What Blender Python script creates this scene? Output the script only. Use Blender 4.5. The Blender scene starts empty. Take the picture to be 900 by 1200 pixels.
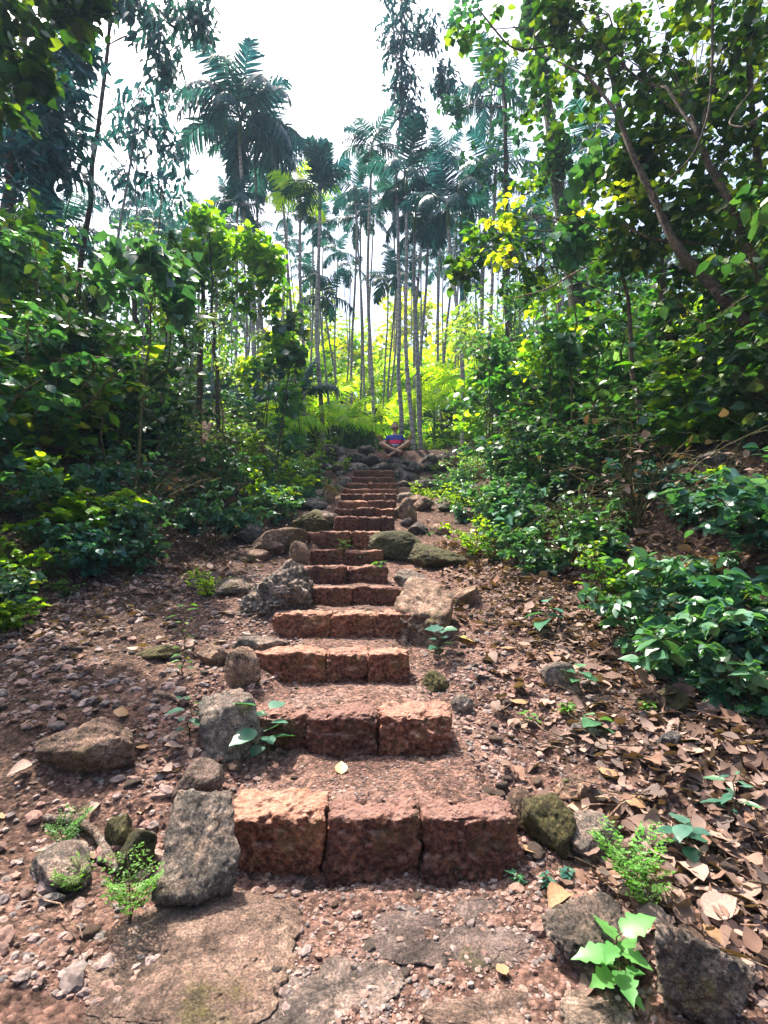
import bpy, bmesh, math, random
import numpy as np
from mathutils import Vector, Matrix, Quaternion
random.seed(11)
rng = np.random.default_rng(11)
sc = bpy.context.scene
col = sc.collection
R = math.radians

# ------------------------------------------------------------------ camera
EYE = 1.25
PITCH = math.atan(60 / 600)
FPX = 600.0
cam_d = bpy.data.cameras.new('camera')
cam = bpy.data.objects.new('camera', cam_d); col.objects.link(cam)
cam.location = (0, 0, EYE)
cam.rotation_euler = (R(90) + PITCH, 0, 0)
cam_d.sensor_fit = 'VERTICAL'; cam_d.sensor_height = 36; cam_d.lens = 18
cam_d.clip_start = .05; cam_d.clip_end = 2000
sc.camera = cam

# ------------------------------------------------------------------ light
SUN_AZ, SUN_EL = R(-40), R(66)
world = bpy.data.worlds.new('World'); sc.world = world
world.use_nodes = True
wn = world.node_tree
sky = wn.nodes.new('ShaderNodeTexSky'); sky.sky_type = 'NISHITA'
sky.sun_disc = False; sky.sun_elevation = SUN_EL; sky.sun_rotation = SUN_AZ
sky.air_density = 1.0; sky.dust_density = 6.0; sky.ozone_density = 1.0
hs = wn.nodes.new('ShaderNodeHueSaturation'); hs.inputs['Saturation'].default_value = 1.1
wn.links.new(sky.outputs[0], hs.inputs['Color'])
wn.links.new(hs.outputs[0], wn.nodes['Background'].inputs['Color'])
wn.nodes['Background'].inputs['Strength'].default_value = .115
sd = bpy.data.lights.new('sun', 'SUN'); sd.energy = 4.0; sd.angle = R(.6); sd.color = (1, .93, .82)
sun = bpy.data.objects.new('sun', sd); col.objects.link(sun)
S = Vector((math.sin(SUN_AZ) * math.cos(SUN_EL), math.cos(SUN_AZ) * math.cos(SUN_EL), math.sin(SUN_EL)))
sun.rotation_euler = S.to_track_quat('Z', 'Y').to_euler()
vs = sc.view_settings
vs.view_transform = 'Standard'; vs.look = 'None'; vs.gamma = 1; vs.use_curve_mapping = False
vs.exposure = 1.85
cy = sc.cycles
cy.max_bounces = 8; cy.diffuse_bounces = 4; cy.glossy_bounces = 2; cy.transmission_bounces = 4
cy.volume_bounces = 0; cy.transparent_max_bounces = 4

# ------------------------------------------------------------------ helpers
def world_pt(px, py, Y):
    """point on the line of sight through a photo pixel, at distance Y ahead"""
    cp, sp = math.cos(PITCH), math.sin(PITCH)
    u, v = (px - 450) / FPX, (600 - py) / FPX
    d = np.array([u, cp - v * sp, sp + v * cp])
    t = Y / d[1]
    return np.array([d[0] * t, Y, EYE + d[2] * t])

def _h(ix, iy, iz):
    n = (ix.astype(np.int64) * 374761393 + iy.astype(np.int64) * 668265263 + iz.astype(np.int64) * 1274126177) & 0xffffffff
    n = ((n ^ (n >> 13)) * 1103515245) & 0xffffffff
    n = (n ^ (n >> 16)) * 2654435761 & 0xffffffff
    return ((n ^ (n >> 15)) & 0xffffff) / float(0xffffff)

def vnoise(x, y, z=None):
    x = np.asarray(x, float); y = np.asarray(y, float)
    z = np.zeros_like(x) if z is None else np.asarray(z, float)
    fx, fy, fz = np.floor(x), np.floor(y), np.floor(z)
    tx, ty, tz = x - fx, y - fy, z - fz
    tx, ty, tz = [t * t * (3 - 2 * t) for t in (tx, ty, tz)]
    r = 0
    for a in (0, 1):
        for b in (0, 1):
            for c in (0, 1):
                w = (tx if a else 1 - tx) * (ty if b else 1 - ty) * (tz if c else 1 - tz)
                r = r + w * _h(fx + a, fy + b, fz + c)
    return r * 2 - 1

def fbm(x, y, z=None, o=4):
    r, a, f = 0, 1.0, 1.0
    zz = 0 * np.asarray(x, float) if z is None else z
    for k in range(o):
        r = r + a * vnoise(np.asarray(x) * f + 17.3 * k, np.asarray(y) * f + 5.1 * k, zz * f + 9.7 * k)
        a *= .5; f *= 2.03
    return r

def sstep(a, b, x):
    t = np.clip((x - a) / (b - a), 0, 1)
    return t * t * (3 - 2 * t)

class MB:
    """collects vertices and faces of one mesh"""
    def __init__(s): s.V = []; s.F = []; s.n = 0
    def add(s, V, Fs):
        V = np.asarray(V, float).reshape(-1, 3)
        for F in Fs:
            F = np.asarray(F, int)
            if len(F): s.F.append(F + s.n)
        s.V.append(V); s.n += len(V)
    def mesh(s, name, mat, smooth=True):
        me = bpy.data.meshes.new(name)
        V = np.concatenate(s.V); me.vertices.add(len(V)); me.vertices.foreach_set('co', V.astype(np.float32).ravel())
        loops = np.concatenate([f.ravel() for f in s.F]); tot = np.concatenate([np.full(len(f), f.shape[1]) for f in s.F])
        me.loops.add(len(loops)); me.loops.foreach_set('vertex_index', loops.astype(np.int32))
        st = np.concatenate([[0], np.cumsum(tot)[:-1]])
        me.polygons.add(len(tot)); me.polygons.foreach_set('loop_start', st.astype(np.int32))
        try: me.polygons.foreach_set('loop_total', tot.astype(np.int32))
        except Exception: pass
        me.update(calc_edges=True)
        me.polygons.foreach_set('use_smooth', np.full(len(tot), smooth))
        if mat: me.materials.append(mat)
        me.validate()
        return me
    def build(s, name, mat, parent=None, smooth=True):
        return link(name, s.mesh(name, mat, smooth), parent)

def link(name, me, parent=None, loc=None, rot=None, scale=None):
    o = bpy.data.objects.new(name, me); col.objects.link(o)
    if parent: o.parent = parent
    if loc is not None: o.location = loc
    if rot is not None: o.rotation_euler = rot
    if scale is not None: o.scale = (scale,) * 3 if np.isscalar(scale) else scale
    return o

def tag(o, label=None, cat=None, group=None, kind=None):
    if label: o['label'] = label
    if cat: o['category'] = cat
    if group: o['group'] = group
    if kind: o['kind'] = kind
    return o

def empty(name, loc, label, cat, group=None, rz=0):
    o = bpy.data.objects.new(name, None); col.objects.link(o)
    o.location = loc; o.rotation_euler = (0, 0, rz); o.empty_display_size = .1
    return tag(o, label, cat, group)

def copy_tree(root, loc=None, rot=None, scale=None):
    r = root.copy(); col.objects.link(r)
    if loc is not None: r.location = loc
    if rot is not None: r.rotation_euler = rot
    if scale is not None: r.scale = (scale,) * 3 if np.isscalar(scale) else scale
    for ch in list(root.children):
        c = ch.copy(); col.objects.link(c); c.parent = r
    return r

def norm(v): return v / np.maximum(np.linalg.norm(v, axis=-1, keepdims=True), 1e-9)

def instances(mb, tV, tF, pos, X, Y, Z):
    n, m = len(pos), len(tV)
    V = pos[:, None] + tV[None, :, 0, None] * X[:, None] + tV[None, :, 1, None] * Y[:, None] + tV[None, :, 2, None] * Z[:, None]
    off = (np.arange(n) * m)[:, None, None]
    mb.add(V.reshape(-1, 3), [(f[None] + off).reshape(-1, f.shape[1]) for f in tF])

def tube(mb, P, r, sides=6, cap=True):
    P = np.asarray(P, float); n = len(P); r = np.broadcast_to(np.asarray(r, float), (n,))
    T = norm(np.gradient(P, axis=0))
    ref = np.array([0, 0, 1.]) if abs(T[0][2]) < .9 else np.array([1., 0, 0])
    A = norm(np.cross(T, ref)); B = np.cross(T, A)
    a = np.linspace(0, 2 * math.pi, sides, endpoint=False)
    V = P[:, None] + r[:, None, None] * (np.cos(a)[None, :, None] * A[:, None] + np.sin(a)[None, :, None] * B[:, None])
    F = []
    for i in range(n - 1):
        for j in range(sides):
            k = (j + 1) % sides
            F.append((i * sides + j, i * sides + k, (i + 1) * sides + k, (i + 1) * sides + j))
    V = V.reshape(-1, 3); Fs = [np.array(F)]
    if cap:
        V = np.concatenate([V, P[:1], P[-1:]]); b = n * sides
        Fs.append(np.array([(b, (j + 1) % sides, j) for j in range(sides)] + [(b + 1, (n - 1) * sides + j, (n - 1) * sides + (j + 1) % sides) for j in range(sides)]))
    mb.add(V, Fs)

def curve_pts(a, b, n=7, sag=0., wob=0.):
    a, b = np.asarray(a, float), np.asarray(b, float)
    t = np.linspace(0, 1, n)[:, None]
    L = np.linalg.norm(b - a)
    P = a + (b - a) * t
    P[:, 2] += (sag * L * 4 * t * (1 - t))[:, 0]
    if wob: 
        w = rng.normal(0, wob * L, (n, 3)); w[0] = 0; w[-1] = 0
        P += w
    return P

# ------------------------------------------------------------------ materials
def new_mat(name):
    m = bpy.data.materials.new(name); m.use_nodes = True
    nt = m.node_tree; b = nt.nodes['Principled BSDF']
    return m, nt, b

def N(nt, t, **kw):
    n = nt.nodes.new(t)
    for k, v in kw.items():
        if k in n.inputs: n.inputs[k].default_value = v
        else: setattr(n, k, v)
    return n

def ramp(nt, fac, stops, interp='LINEAR'):
    r = nt.nodes.new('ShaderNodeValToRGB'); cr = r.color_ramp; cr.interpolation = interp
    while len(cr.elements) < len(stops): cr.elements.new(.5)
    for e, (p, c) in zip(cr.elements, stops):
        e.position = p; e.color = (*c, 1) if len(c) == 3 else c
    nt.links.new(fac, r.inputs[0]); return r.outputs[0]

def mixc(nt, fac, a, b, mode='MIX'):
    m = nt.nodes.new('ShaderNodeMix'); m.data_type = 'RGBA'; m.blend_type = mode
    L = nt.links
    if hasattr(fac, 'is_linked'): L.new(fac, m.inputs[0])
    else: m.inputs[0].default_value = fac
    for v, i in ((a, 6), (b, 7)):
        if hasattr(v, 'is_linked'): L.new(v, m.inputs[i])
        else: m.inputs[i].default_value = (*v, 1)
    return m.outputs[2]

def math_n(nt, op, a, b=None, clamp=False):
    m = nt.nodes.new('ShaderNodeMath'); m.operation = op; m.use_clamp = clamp
    for i, v in enumerate((a, b)):
        if v is None: continue
        if hasattr(v, 'is_linked'): nt.links.new(v, m.inputs[i])
        else: m.inputs[i].default_value = v
    return m.outputs[0]

def objcoord(nt):
    return nt.nodes.new('ShaderNodeTexCoord').outputs['Object']

def noise(nt, vec, scale, detail=5, rough=.6):
    n = N(nt, 'ShaderNodeTexNoise', Scale=scale, Detail=detail, Roughness=rough)
    nt.links.new(vec, n.inputs['Vector']); return n.outputs[0]

def voro(nt, vec, scale, out='Distance', feature='F1'):
    n = N(nt, 'ShaderNodeTexVoronoi', Scale=scale); n.feature = feature
    nt.links.new(vec, n.inputs['Vector']); return n.outputs[out]

def bump(nt, b, h, strength, dist):
    bn = N(nt, 'ShaderNodeBump', Strength=strength, Distance=dist)
    nt.links.new(h, bn.inputs['Height']); nt.links.new(bn.outputs[0], b.inputs['Normal'])

def normal_z(nt):
    g = nt.nodes.new('ShaderNodeNewGeometry'); s = nt.nodes.new('ShaderNodeSeparateXYZ')
    nt.links.new(g.outputs['Normal'], s.inputs[0]); return s.outputs[2]

def leaf_mat(name, cols, trans=.45, rough=.42, spec=.5, tmul=1.6, tint=True, tc_=(1.25, 1.25, .35)):
    m, nt, b = new_mat(name)
    L = nt.links
    g = nt.nodes.new('ShaderNodeNewGeometry')
    cols = list(cols) * (2 if len(cols) == 1 else 1); n = len(cols)
    c = ramp(nt, g.outputs['Random Per Island'], [(i / max(n - 1, 1), k) for i, k in enumerate(cols)])
    nz = noise(nt, objcoord(nt), 14, 2)
    c = mixc(nt, 1, c, ramp(nt, nz, [(.3, (.7, .7, .7)), (.7, (1.2, 1.2, 1.15))]), 'MULTIPLY')
    oi = nt.nodes.new('ShaderNodeObjectInfo')
    if tint: c = mixc(nt, 1, c, ramp(nt, oi.outputs['Random'], [(0, (.6, .8, 1.0)), (.3, (1.25, 1.25, .95)), (.5, (.8, .9, 1.1)), (.75, (1.5, 1.4, .95)), (1, (.8, 1.1, 1.4))]), 'MULTIPLY')
    L.new(c, b.inputs['Base Color'])
    b.inputs['Roughness'].default_value = rough
    b.inputs['Specular IOR Level'].default_value = spec
    t = nt.nodes.new('ShaderNodeBsdfTranslucent')
    tc = mixc(nt, 1, c, tuple(tmul * q for q in tc_), 'MULTIPLY')
    L.new(tc, t.inputs['Color'])
    mx = nt.nodes.new('ShaderNodeMixShader'); mx.inputs[0].default_value = trans
    L.new(b.outputs[0], mx.inputs[1]); L.new(t.outputs[0], mx.inputs[2])
    L.new(mx.outputs[0], nt.nodes['Material Output'].inputs['Surface'])
    return m

def rock_mat(name, c1, c2, c3, moss=0., scale=6., dust=None, dustc=(.34, .23, .19)):
    m, nt, b = new_mat(name); v = objcoord(nt)
    n1 = noise(nt, v, scale, 8, .65); n2 = noise(nt, v, scale * 6, 8, .78); n3 = noise(nt, v, scale * .45, 4); vo = voro(nt, v, scale * 9)
    c = ramp(nt, n1, [(.32, c1), (.5, c2), (.68, c3)])
    wm = ramp(nt, noise(nt, v, scale * .8, 7, .7), [(.52, (0, 0, 0)), (.66, (.5, .5, .5))])
    c = mixc(nt, wm, c, tuple(min(1, x * y * 1.2) for x, y in zip(c2, (1.35, 1., .72))))
    c = mixc(nt, 1, c, ramp(nt, n2, [(.36, (.3, .3, .3)), (.5, (.95, .95, .95)), (.64, (1.8, 1.75, 1.7))]), 'MULTIPLY')
    lic = ramp(nt, math_n(nt, 'ADD', noise(nt, v, scale * 2.3, 6, .7), math_n(nt, 'MULTIPLY', n2, .25)), [(.68, (0, 0, 0)), (.76, (.5, .5, .5))])
    c = mixc(nt, lic, c, tuple(min(.5, x * 2.2) for x in c3))
    nzv = normal_z(nt)
    if dust:
        f = math_n(nt, 'MULTIPLY', ramp(nt, nzv, [(.45, (0, 0, 0)), (.9, (1, 1, 1))]), ramp(nt, noise(nt, v, scale * 1.7, 8, .7), [(.42, (0, 0, 0)), (.58, (1, 1, 1))]))
        f = math_n(nt, 'MULTIPLY', f, dust)
        c = mixc(nt, f, c, dustc)
    if moss:
        f = ramp(nt, math_n(nt, 'ADD', n3, math_n(nt, 'MULTIPLY', math_n(nt, 'SUBTRACT', n2, .5), .3)), [(.60 - moss * .25, (0, 0, 0)), (.68 - moss * .25, (1, 1, 1))])
        mc = ramp(nt, n2, [(.35, (.018, .022, .008)), (.65, (.10, .092, .03))])
        c = mixc(nt, math_n(nt, 'MULTIPLY', f, .85), c, mc)
    fine = noise(nt, v, scale * 26, 4, .8)
    c = mixc(nt, 1, c, ramp(nt, fine, [(.38, (.45, .45, .45)), (.5, (1, 1, 1)), (.62, (1.7, 1.65, 1.6))]), 'MULTIPLY')
    crk = voro(nt, v, scale * .9, 'Distance', 'DISTANCE_TO_EDGE')
    c = mixc(nt, 1, c, ramp(nt, math_n(nt, 'ADD', crk, math_n(nt, 'MULTIPLY', math_n(nt, 'SUBTRACT', n2, .5), .12)), [(.0, (.6, .58, .56)), (.014, (1, 1, 1))]), 'MULTIPLY')
    oi = nt.nodes.new('ShaderNodeObjectInfo')
    c = mixc(nt, 1, c, ramp(nt, oi.outputs['Random'], [(0, (.75, .75, .78)), (.5, (1.1, 1.0, .9)), (1, (1.35, 1.25, 1.15))]), 'MULTIPLY')
    nt.links.new(c, b.inputs['Base Color']); b.inputs['Roughness'].default_value = .85
    b.inputs['Specular IOR Level'].default_value = .3
    h = math_n(nt, 'ADD', math_n(nt, 'MULTIPLY', n1, 1.2), math_n(nt, 'ADD', math_n(nt, 'MULTIPLY', n2, .8), math_n(nt, 'MULTIPLY', vo, .25)))
    bump(nt, b, h, 1., .035)
    return m

def laterite_mat(name, c_lo, c_hi, dust):
    m, nt, b = new_mat(name); v = objcoord(nt)
    n1 = noise(nt, v, 9, 8, .7); n2 = noise(nt, v, 45, 6, .75); vo = voro(nt, v, 38); vo2 = voro(nt, v, 90)
    c = ramp(nt, n1, [(.3, c_lo), (.55, c_hi), (.75, tuple(x * 1.5 for x in c_hi))])
    c = mixc(nt, 1, c, ramp(nt, n2, [(.38, (.3, .26, .25)), (.5, (.95, .95, .95)), (.63, (1.9, 1.8, 1.55))]), 'MULTIPLY')
    pits = ramp(nt, math_n(nt, 'ADD', vo, math_n(nt, 'MULTIPLY', n2, .3)), [(.22, (.25, .2, .2)), (.42, (1, 1, 1))])
    c = mixc(nt, .8, c, pits, 'MULTIPLY')
    yel = ramp(nt, noise(nt, v, 6.5, 4), [(.55, (0, 0, 0)), (.75, (.5, .5, .5))])
    c = mixc(nt, yel, c, (.30, .16, .06))
    f = math_n(nt, 'MULTIPLY', ramp(nt, normal_z(nt), [(.3, (0, 0, 0)), (.85, (1, 1, 1))]), ramp(nt, noise(nt, v, 16, 6), [(.33, (.35, .35, .35)), (.6, (1, 1, 1))]))
    c = mixc(nt, math_n(nt, 'MULTIPLY', f, dust), c, mixc(nt, n2, (.22, .11, .085), (.48, .30, .24)))
    mo = ramp(nt, math_n(nt, 'ADD', noise(nt, v, 5, 6, .7), math_n(nt, 'MULTIPLY', n2, .2)), [(.66, (0, 0, 0)), (.76, (.7, .7, .7))])
    c = mixc(nt, mo, c, (.04, .045, .018))
    oi = nt.nodes.new('ShaderNodeObjectInfo')
    c = mixc(nt, 1, c, ramp(nt, oi.outputs['Random'], [(0, (.7, .68, .7)), (.5, (1.05, 1.0, .95)), (1, (1.3, 1.2, 1.05))]), 'MULTIPLY')
    nt.links.new(c, b.inputs['Base Color']); b.inputs['Roughness'].default_value = .93
    b.inputs['Specular IOR Level'].default_value = .25
    h = math_n(nt, 'ADD', math_n(nt, 'MULTIPLY', n2, .7), math_n(nt, 'ADD', math_n(nt, 'MULTIPLY', vo, .7), math_n(nt, 'MULTIPLY', vo2, .35)))
    bump(nt, b, h, 1., .022)
    return m

M = {}
M['leaf_dark'] = leaf_mat('leaf_dark', [(.008, .03, .018), (.02, .07, .036), (.045, .12, .06), (.014, .05, .032), (.06, .15, .05), (.02, .06, .03), (.08, .11, .035)], .3, .36, .6)
M['leaf_teal'] = leaf_mat('leaf_teal', [(.015, .06, .048), (.05, .14, .10), (.10, .21, .15), (.02, .08, .06), (.06, .17, .07), (.03, .10, .07)], .3, .36, .6)
M['leaf_mid'] = leaf_mat('leaf_mid', [(.020, .075, .018), (.06, .17, .03), (.12, .23, .04), (.02, .09, .03), (.03, .10, .03), (.22, .24, .04)], .42, .38)
M['leaf_bright'] = leaf_mat('leaf_bright', [(.07, .18, .015), (.16, .29, .02), (.28, .36, .03), (.05, .16, .03)], .5, .4)
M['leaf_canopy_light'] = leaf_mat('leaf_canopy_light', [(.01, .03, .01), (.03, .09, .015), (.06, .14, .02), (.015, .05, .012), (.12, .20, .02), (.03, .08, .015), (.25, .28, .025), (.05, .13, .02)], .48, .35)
M['leaf_pale'] = leaf_mat('leaf_pale', [(.10, .20, .09), (.18, .29, .15), (.26, .36, .20), (.06, .15, .07), (.30, .34, .10)], .4, .42)
M['leaf_yellow'] = leaf_mat('leaf_yellow', [(.12, .20, .015), (.26, .33, .02), (.36, .38, .03), (.30, .22, .03)], .6, .42)
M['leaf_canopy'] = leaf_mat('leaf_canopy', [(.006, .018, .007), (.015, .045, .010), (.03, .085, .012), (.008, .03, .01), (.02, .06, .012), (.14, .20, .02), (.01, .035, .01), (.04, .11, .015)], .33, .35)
M['frond'] = leaf_mat('frond', [(.010, .045, .055), (.025, .085, .095), (.05, .13, .12)], .35, .33, .6, 1.3, True, (.7, 1.1, .9))
M['frond_bright'] = leaf_mat('frond_bright', [(.16, .32, .02), (.30, .44, .03), (.44, .50, .04)], .6, .4)
M['frond_dry'] = leaf_mat('frond_dry', [(.30, .24, .17), (.42, .34, .25), (.2, .15, .1)], .2, .7, .2, .8)
M['fern'] = leaf_mat('fern', [(.06, .17, .03), (.14, .30, .05), (.09, .22, .03)], .5, .5)
M['seedling'] = leaf_mat('seedling', [(.06, .18, .05), (.10, .24, .07)], .4, .4)
M['litter'] = leaf_mat('litter', [(.055, .034, .028), (.16, .10, .078), (.27, .18, .15), (.10, .06, .048), (.32, .225, .19), (.20, .11, .078), (.13, .10, .09), (.24, .16, .135)], .12, .75, .12, .9, False)
M['leaf_fallen_yellow'] = leaf_mat('leaf_fallen_yellow', [(.36, .28, .09), (.42, .32, .12)], .2, .5, .5, 1.2, False)
M['leaf_fallen_tan'] = leaf_mat('leaf_fallen_tan', [(.30, .18, .10)], .15, .5, .3, .9, False)
M['stem'] = rock_mat('stem', (.05, .045, .02), (.09, .085, .035), (.15, .13, .07), 0, 9)
M['bark_dark'] = rock_mat('bark_dark', (.03, .022, .015), (.06, .045, .03), (.12, .09, .06), 0, 5)
M['bark_vine'] = rock_mat('bark_vine', (.02, .03, .02), (.05, .06, .04), (.1, .1, .08), .5, 4)
M['rock_grey'] = rock_mat('rock_grey', (.045, .041, .038), (.11, .102, .094), (.21, .19, .17), 0, 5, .4)
M['rock_brown'] = rock_mat('rock_brown', (.05, .035, .025), (.13, .09, .068), (.25, .18, .14), .05, 5, .4)
M['rock_dark'] = rock_mat('rock_dark', (.03, .028, .026), (.075, .068, .062), (.15, .135, .12), .05, 6, .25)
M['rock_moss'] = rock_mat('rock_moss', (.04, .035, .02), (.10, .085, .045), (.2, .17, .1), .8, 5)
M['slab_red'] = rock_mat('slab_red', (.065, .046, .038), (.125, .09, .075), (.20, .15, .125), .06, 5, .5, (.25, .175, .15))
M['slab_grey'] = rock_mat('slab_grey', (.085, .065, .055), (.14, .115, .10), (.20, .165, .145), 0, 4, .3)
M['pebble'] = None
M['laterite'] = laterite_mat('laterite', (.07, .028, .019), (.18, .078, .052), .95)
M['laterite_old'] = laterite_mat('laterite_old', (.04, .018, .014), (.115, .05, .038), .8)

def pebble_mat():
    m, nt, b = new_mat('pebble'); g = nt.nodes.new('ShaderNodeNewGeometry')
    c = ramp(nt, g.outputs['Random Per Island'], [(0, (.10, .06, .045)), (.2, (.23, .135, .105)), (.4, (.09, .08, .075)), (.55, (.27, .19, .165)), (.7, (.13, .115, .105)), (.85, (.22, .125, .09)), (1, (.28, .23, .20))])
    n2 = noise(nt, objcoord(nt), 60, 5, .7)
    c = mixc(nt, 1, c, ramp(nt, n2, [(.35, (.55, .5, .5)), (.65, (1.35, 1.3, 1.3))]), 'MULTIPLY')
    nt.links.new(c, b.inputs['Base Color']); b.inputs['Roughness'].default_value = .85
    bump(nt, b, n2, .6, .006); return m
M['pebble'] = pebble_mat()

def trunk_mat(name, c1, c2):
    m, nt, b = new_mat(name); v = objcoord(nt)
    mp = N(nt, 'ShaderNodeMapping'); mp.inputs['Scale'].default_value = (1, 1, 1)
    nt.links.new(v, mp.inputs[0])
    w = N(nt, 'ShaderNodeTexWave', Scale=1.6, Distortion=1.2, Detail=2.); w.bands_direction = 'Z'
    nt.links.new(v, w.inputs['Vector'])
    n1 = noise(nt, v, 7, 6); n0 = noise(nt, v, 1.3, 3)
    c = ramp(nt, n1, [(.3, c1), (.7, c2)])
    c = mixc(nt, .8, c, ramp(nt, w.outputs[0], [(.0, (.4, .4, .4)), (.25, (1, 1, 1))]), 'MULTIPLY')
    c = mixc(nt, ramp(nt, n0, [(.5, (0, 0, 0)), (.65, (.6, .6, .6))]), c, (.09, .10, .07))
    nt.links.new(c, b.inputs['Base Color']); b.inputs['Roughness'].default_value = .8
    bump(nt, b, w.outputs[0], .4, .02); return m
M['trunk_palm'] = trunk_mat('trunk_palm', (.24, .19, .16), (.48, .41, .36))
M['trunk_palm_grey'] = trunk_mat('trunk_palm_grey', (.17, .15, .145), (.36, .33, .31))
m_, nt_, b_ = new_mat('crownshaft'); b_.inputs['Base Color'].default_value = (.07, .14, .04, 1); b_.inputs['Roughness'].default_value = .4
nt_.links.new(ramp(nt_, noise(nt_, objcoord(nt_), 5), [(.3, (.05, .11, .03)), (.7, (.12, .2, .06))]), b_.inputs['Base Color']); M['crownshaft'] = m_

# ------------------------------------------------------------------ stair measurements (Y ahead, px left, px right, py of front top edge)
ST = [(2.00, 265, 607, 956), (2.60, 288, 528, 836), (3.22, 293, 480, 765), (3.85, 318, 488, 718), (4.45, 350, 471, 688),
      (5.10, 345, 454, 664), (5.80, 362, 448, 644), (6.50, 360, 458, 622), (7.35, 391, 462, 605.5), (8.20, 392, 463, 595),
      (9.10, 396, 465, 586), (10.0, 398, 466, 578), (10.9, 402, 466, 572), (11.8, 405, 466, 566), (12.7, 410, 464, 559), (13.6, 414, 462, 551)]
SY = np.array([s[0] for s in ST])
STOP = np.array([world_pt(450, s[3], s[0])[2] for s in ST])
SXL = np.array([world_pt(s[1], s[3], s[0])[0] for s in ST]); SXR = np.array([world_pt(s[2], s[3], s[0])[0] for s in ST])
SB = np.concatenate([[world_pt(450, 1025, 2.0)[2]], STOP[:-1] + .012])
ZP = world_pt(450, 527, 15.2)[2]
oY = np.concatenate([[-80, -5, 0, 1.5], SY, [14.6, 15.4, 60, 90, 400]])
oZ = np.concatenate([[SB[0] - 4, SB[0] - .35, SB[0] - .1, SB[0] - .02], SB, [STOP[-1] + .2, ZP, ZP + 8.5, ZP + 11, ZP + 20]])
iY, iZ = [-80.], [SB[0]]
for k in range(len(ST)):
    iY += [SY[k] + .05, SY[k] + .13]; iZ += [SB[k], STOP[k] - .012]
iY += [14.6, 15.4]; iZ += [STOP[-1] + .2, ZP]
iY, iZ = np.array(iY), np.array(iZ)
xlY, xlX = [0, 2, 3, 4, 6, 8, 10, 14, 18, 60], [-5, -3.3, -2.85, -2.75, -1.9, -1.6, -1.35, -1.8, -4, -6]
xrY, xrX = [0, 2.2, 2.6, 3, 4.9, 7.5, 11, 14, 18, 60], [2.6, 2.15, 2.0, 1.85, 1.65, 1.45, 1.4, 2.2, 4, 6]
def xl(Y): return np.interp(Y, xlY, xlX)
def xr(Y): return np.interp(Y, xrY, xrX)
def stair_mask(x, Y):
    k = np.clip(np.searchsorted(SY, Y, 'right') - 1, 0, len(SY) - 1)
    a, b = SXL[k], SXR[k]
    m = sstep(a - .02, a + .08, x) * (1 - sstep(b - .10, b - .03, x))
    return m * (Y > SY[0] + .02) * (Y < 14.9)
def H(x, Y, detail=True):
    x = np.asarray(x, float); Y = np.asarray(Y, float)
    out = np.interp(Y, oY, oZ)
    out = out + .07 * np.clip(x - .8, 0, 8) + .05 * np.clip(-x - .5, 0, 8) + .06 * sstep(-.45, -.9, x) * (Y > 1.2)
    near = (1 - sstep(16, 22, Y)) * sstep(.5, 2, Y)
    out = out + near * (.9 * (1 - np.exp(-.35 * np.clip(xl(Y) - x, 0, 30))) * 2 + 1.1 * (1 - np.exp(-.4 * np.clip(x - xr(Y), 0, 30))) * 2)
    ins = np.interp(Y, iY, iZ)
    m = stair_mask(x, Y)
    nz = .05 * fbm(x * 1.1, Y * 1.1, o=2) + .025 * fbm(x * 4, Y * 4, o=2) if detail else 0
    nf = (.010 * fbm(x * 14, Y * 14, o=2)) if detail else 0
    calm = 1 - .85 * sstep(1.2, 0, np.abs(x + .1)) * (1 - sstep(1.9, 2.0, Y)) 
    return (out + nz * calm) * (1 - m) + ins * m + nf * (1 - .4 * m) + (0 if not detail else .012 * m * (fbm(x * 5, Y * 5, o=2) - .4))

def ground_hit(px, py):
    Ys = np.arange(1.2, 40, .02)
    P = np.array([world_pt(px, py, y) for y in (1.0, 2.0)]); d = P[1] - P[0]
    X = P[0][0] + d[0] * (Ys - 1); Z = P[0][2] + d[2] * (Ys - 1)
    hit = np.where(Z <= H(X, Ys))[0]
    i = hit[0] if len(hit) else len(Ys) - 1
    return np.array([X[i], Ys[i], float(H(X[i], Ys[i]))])

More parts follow.
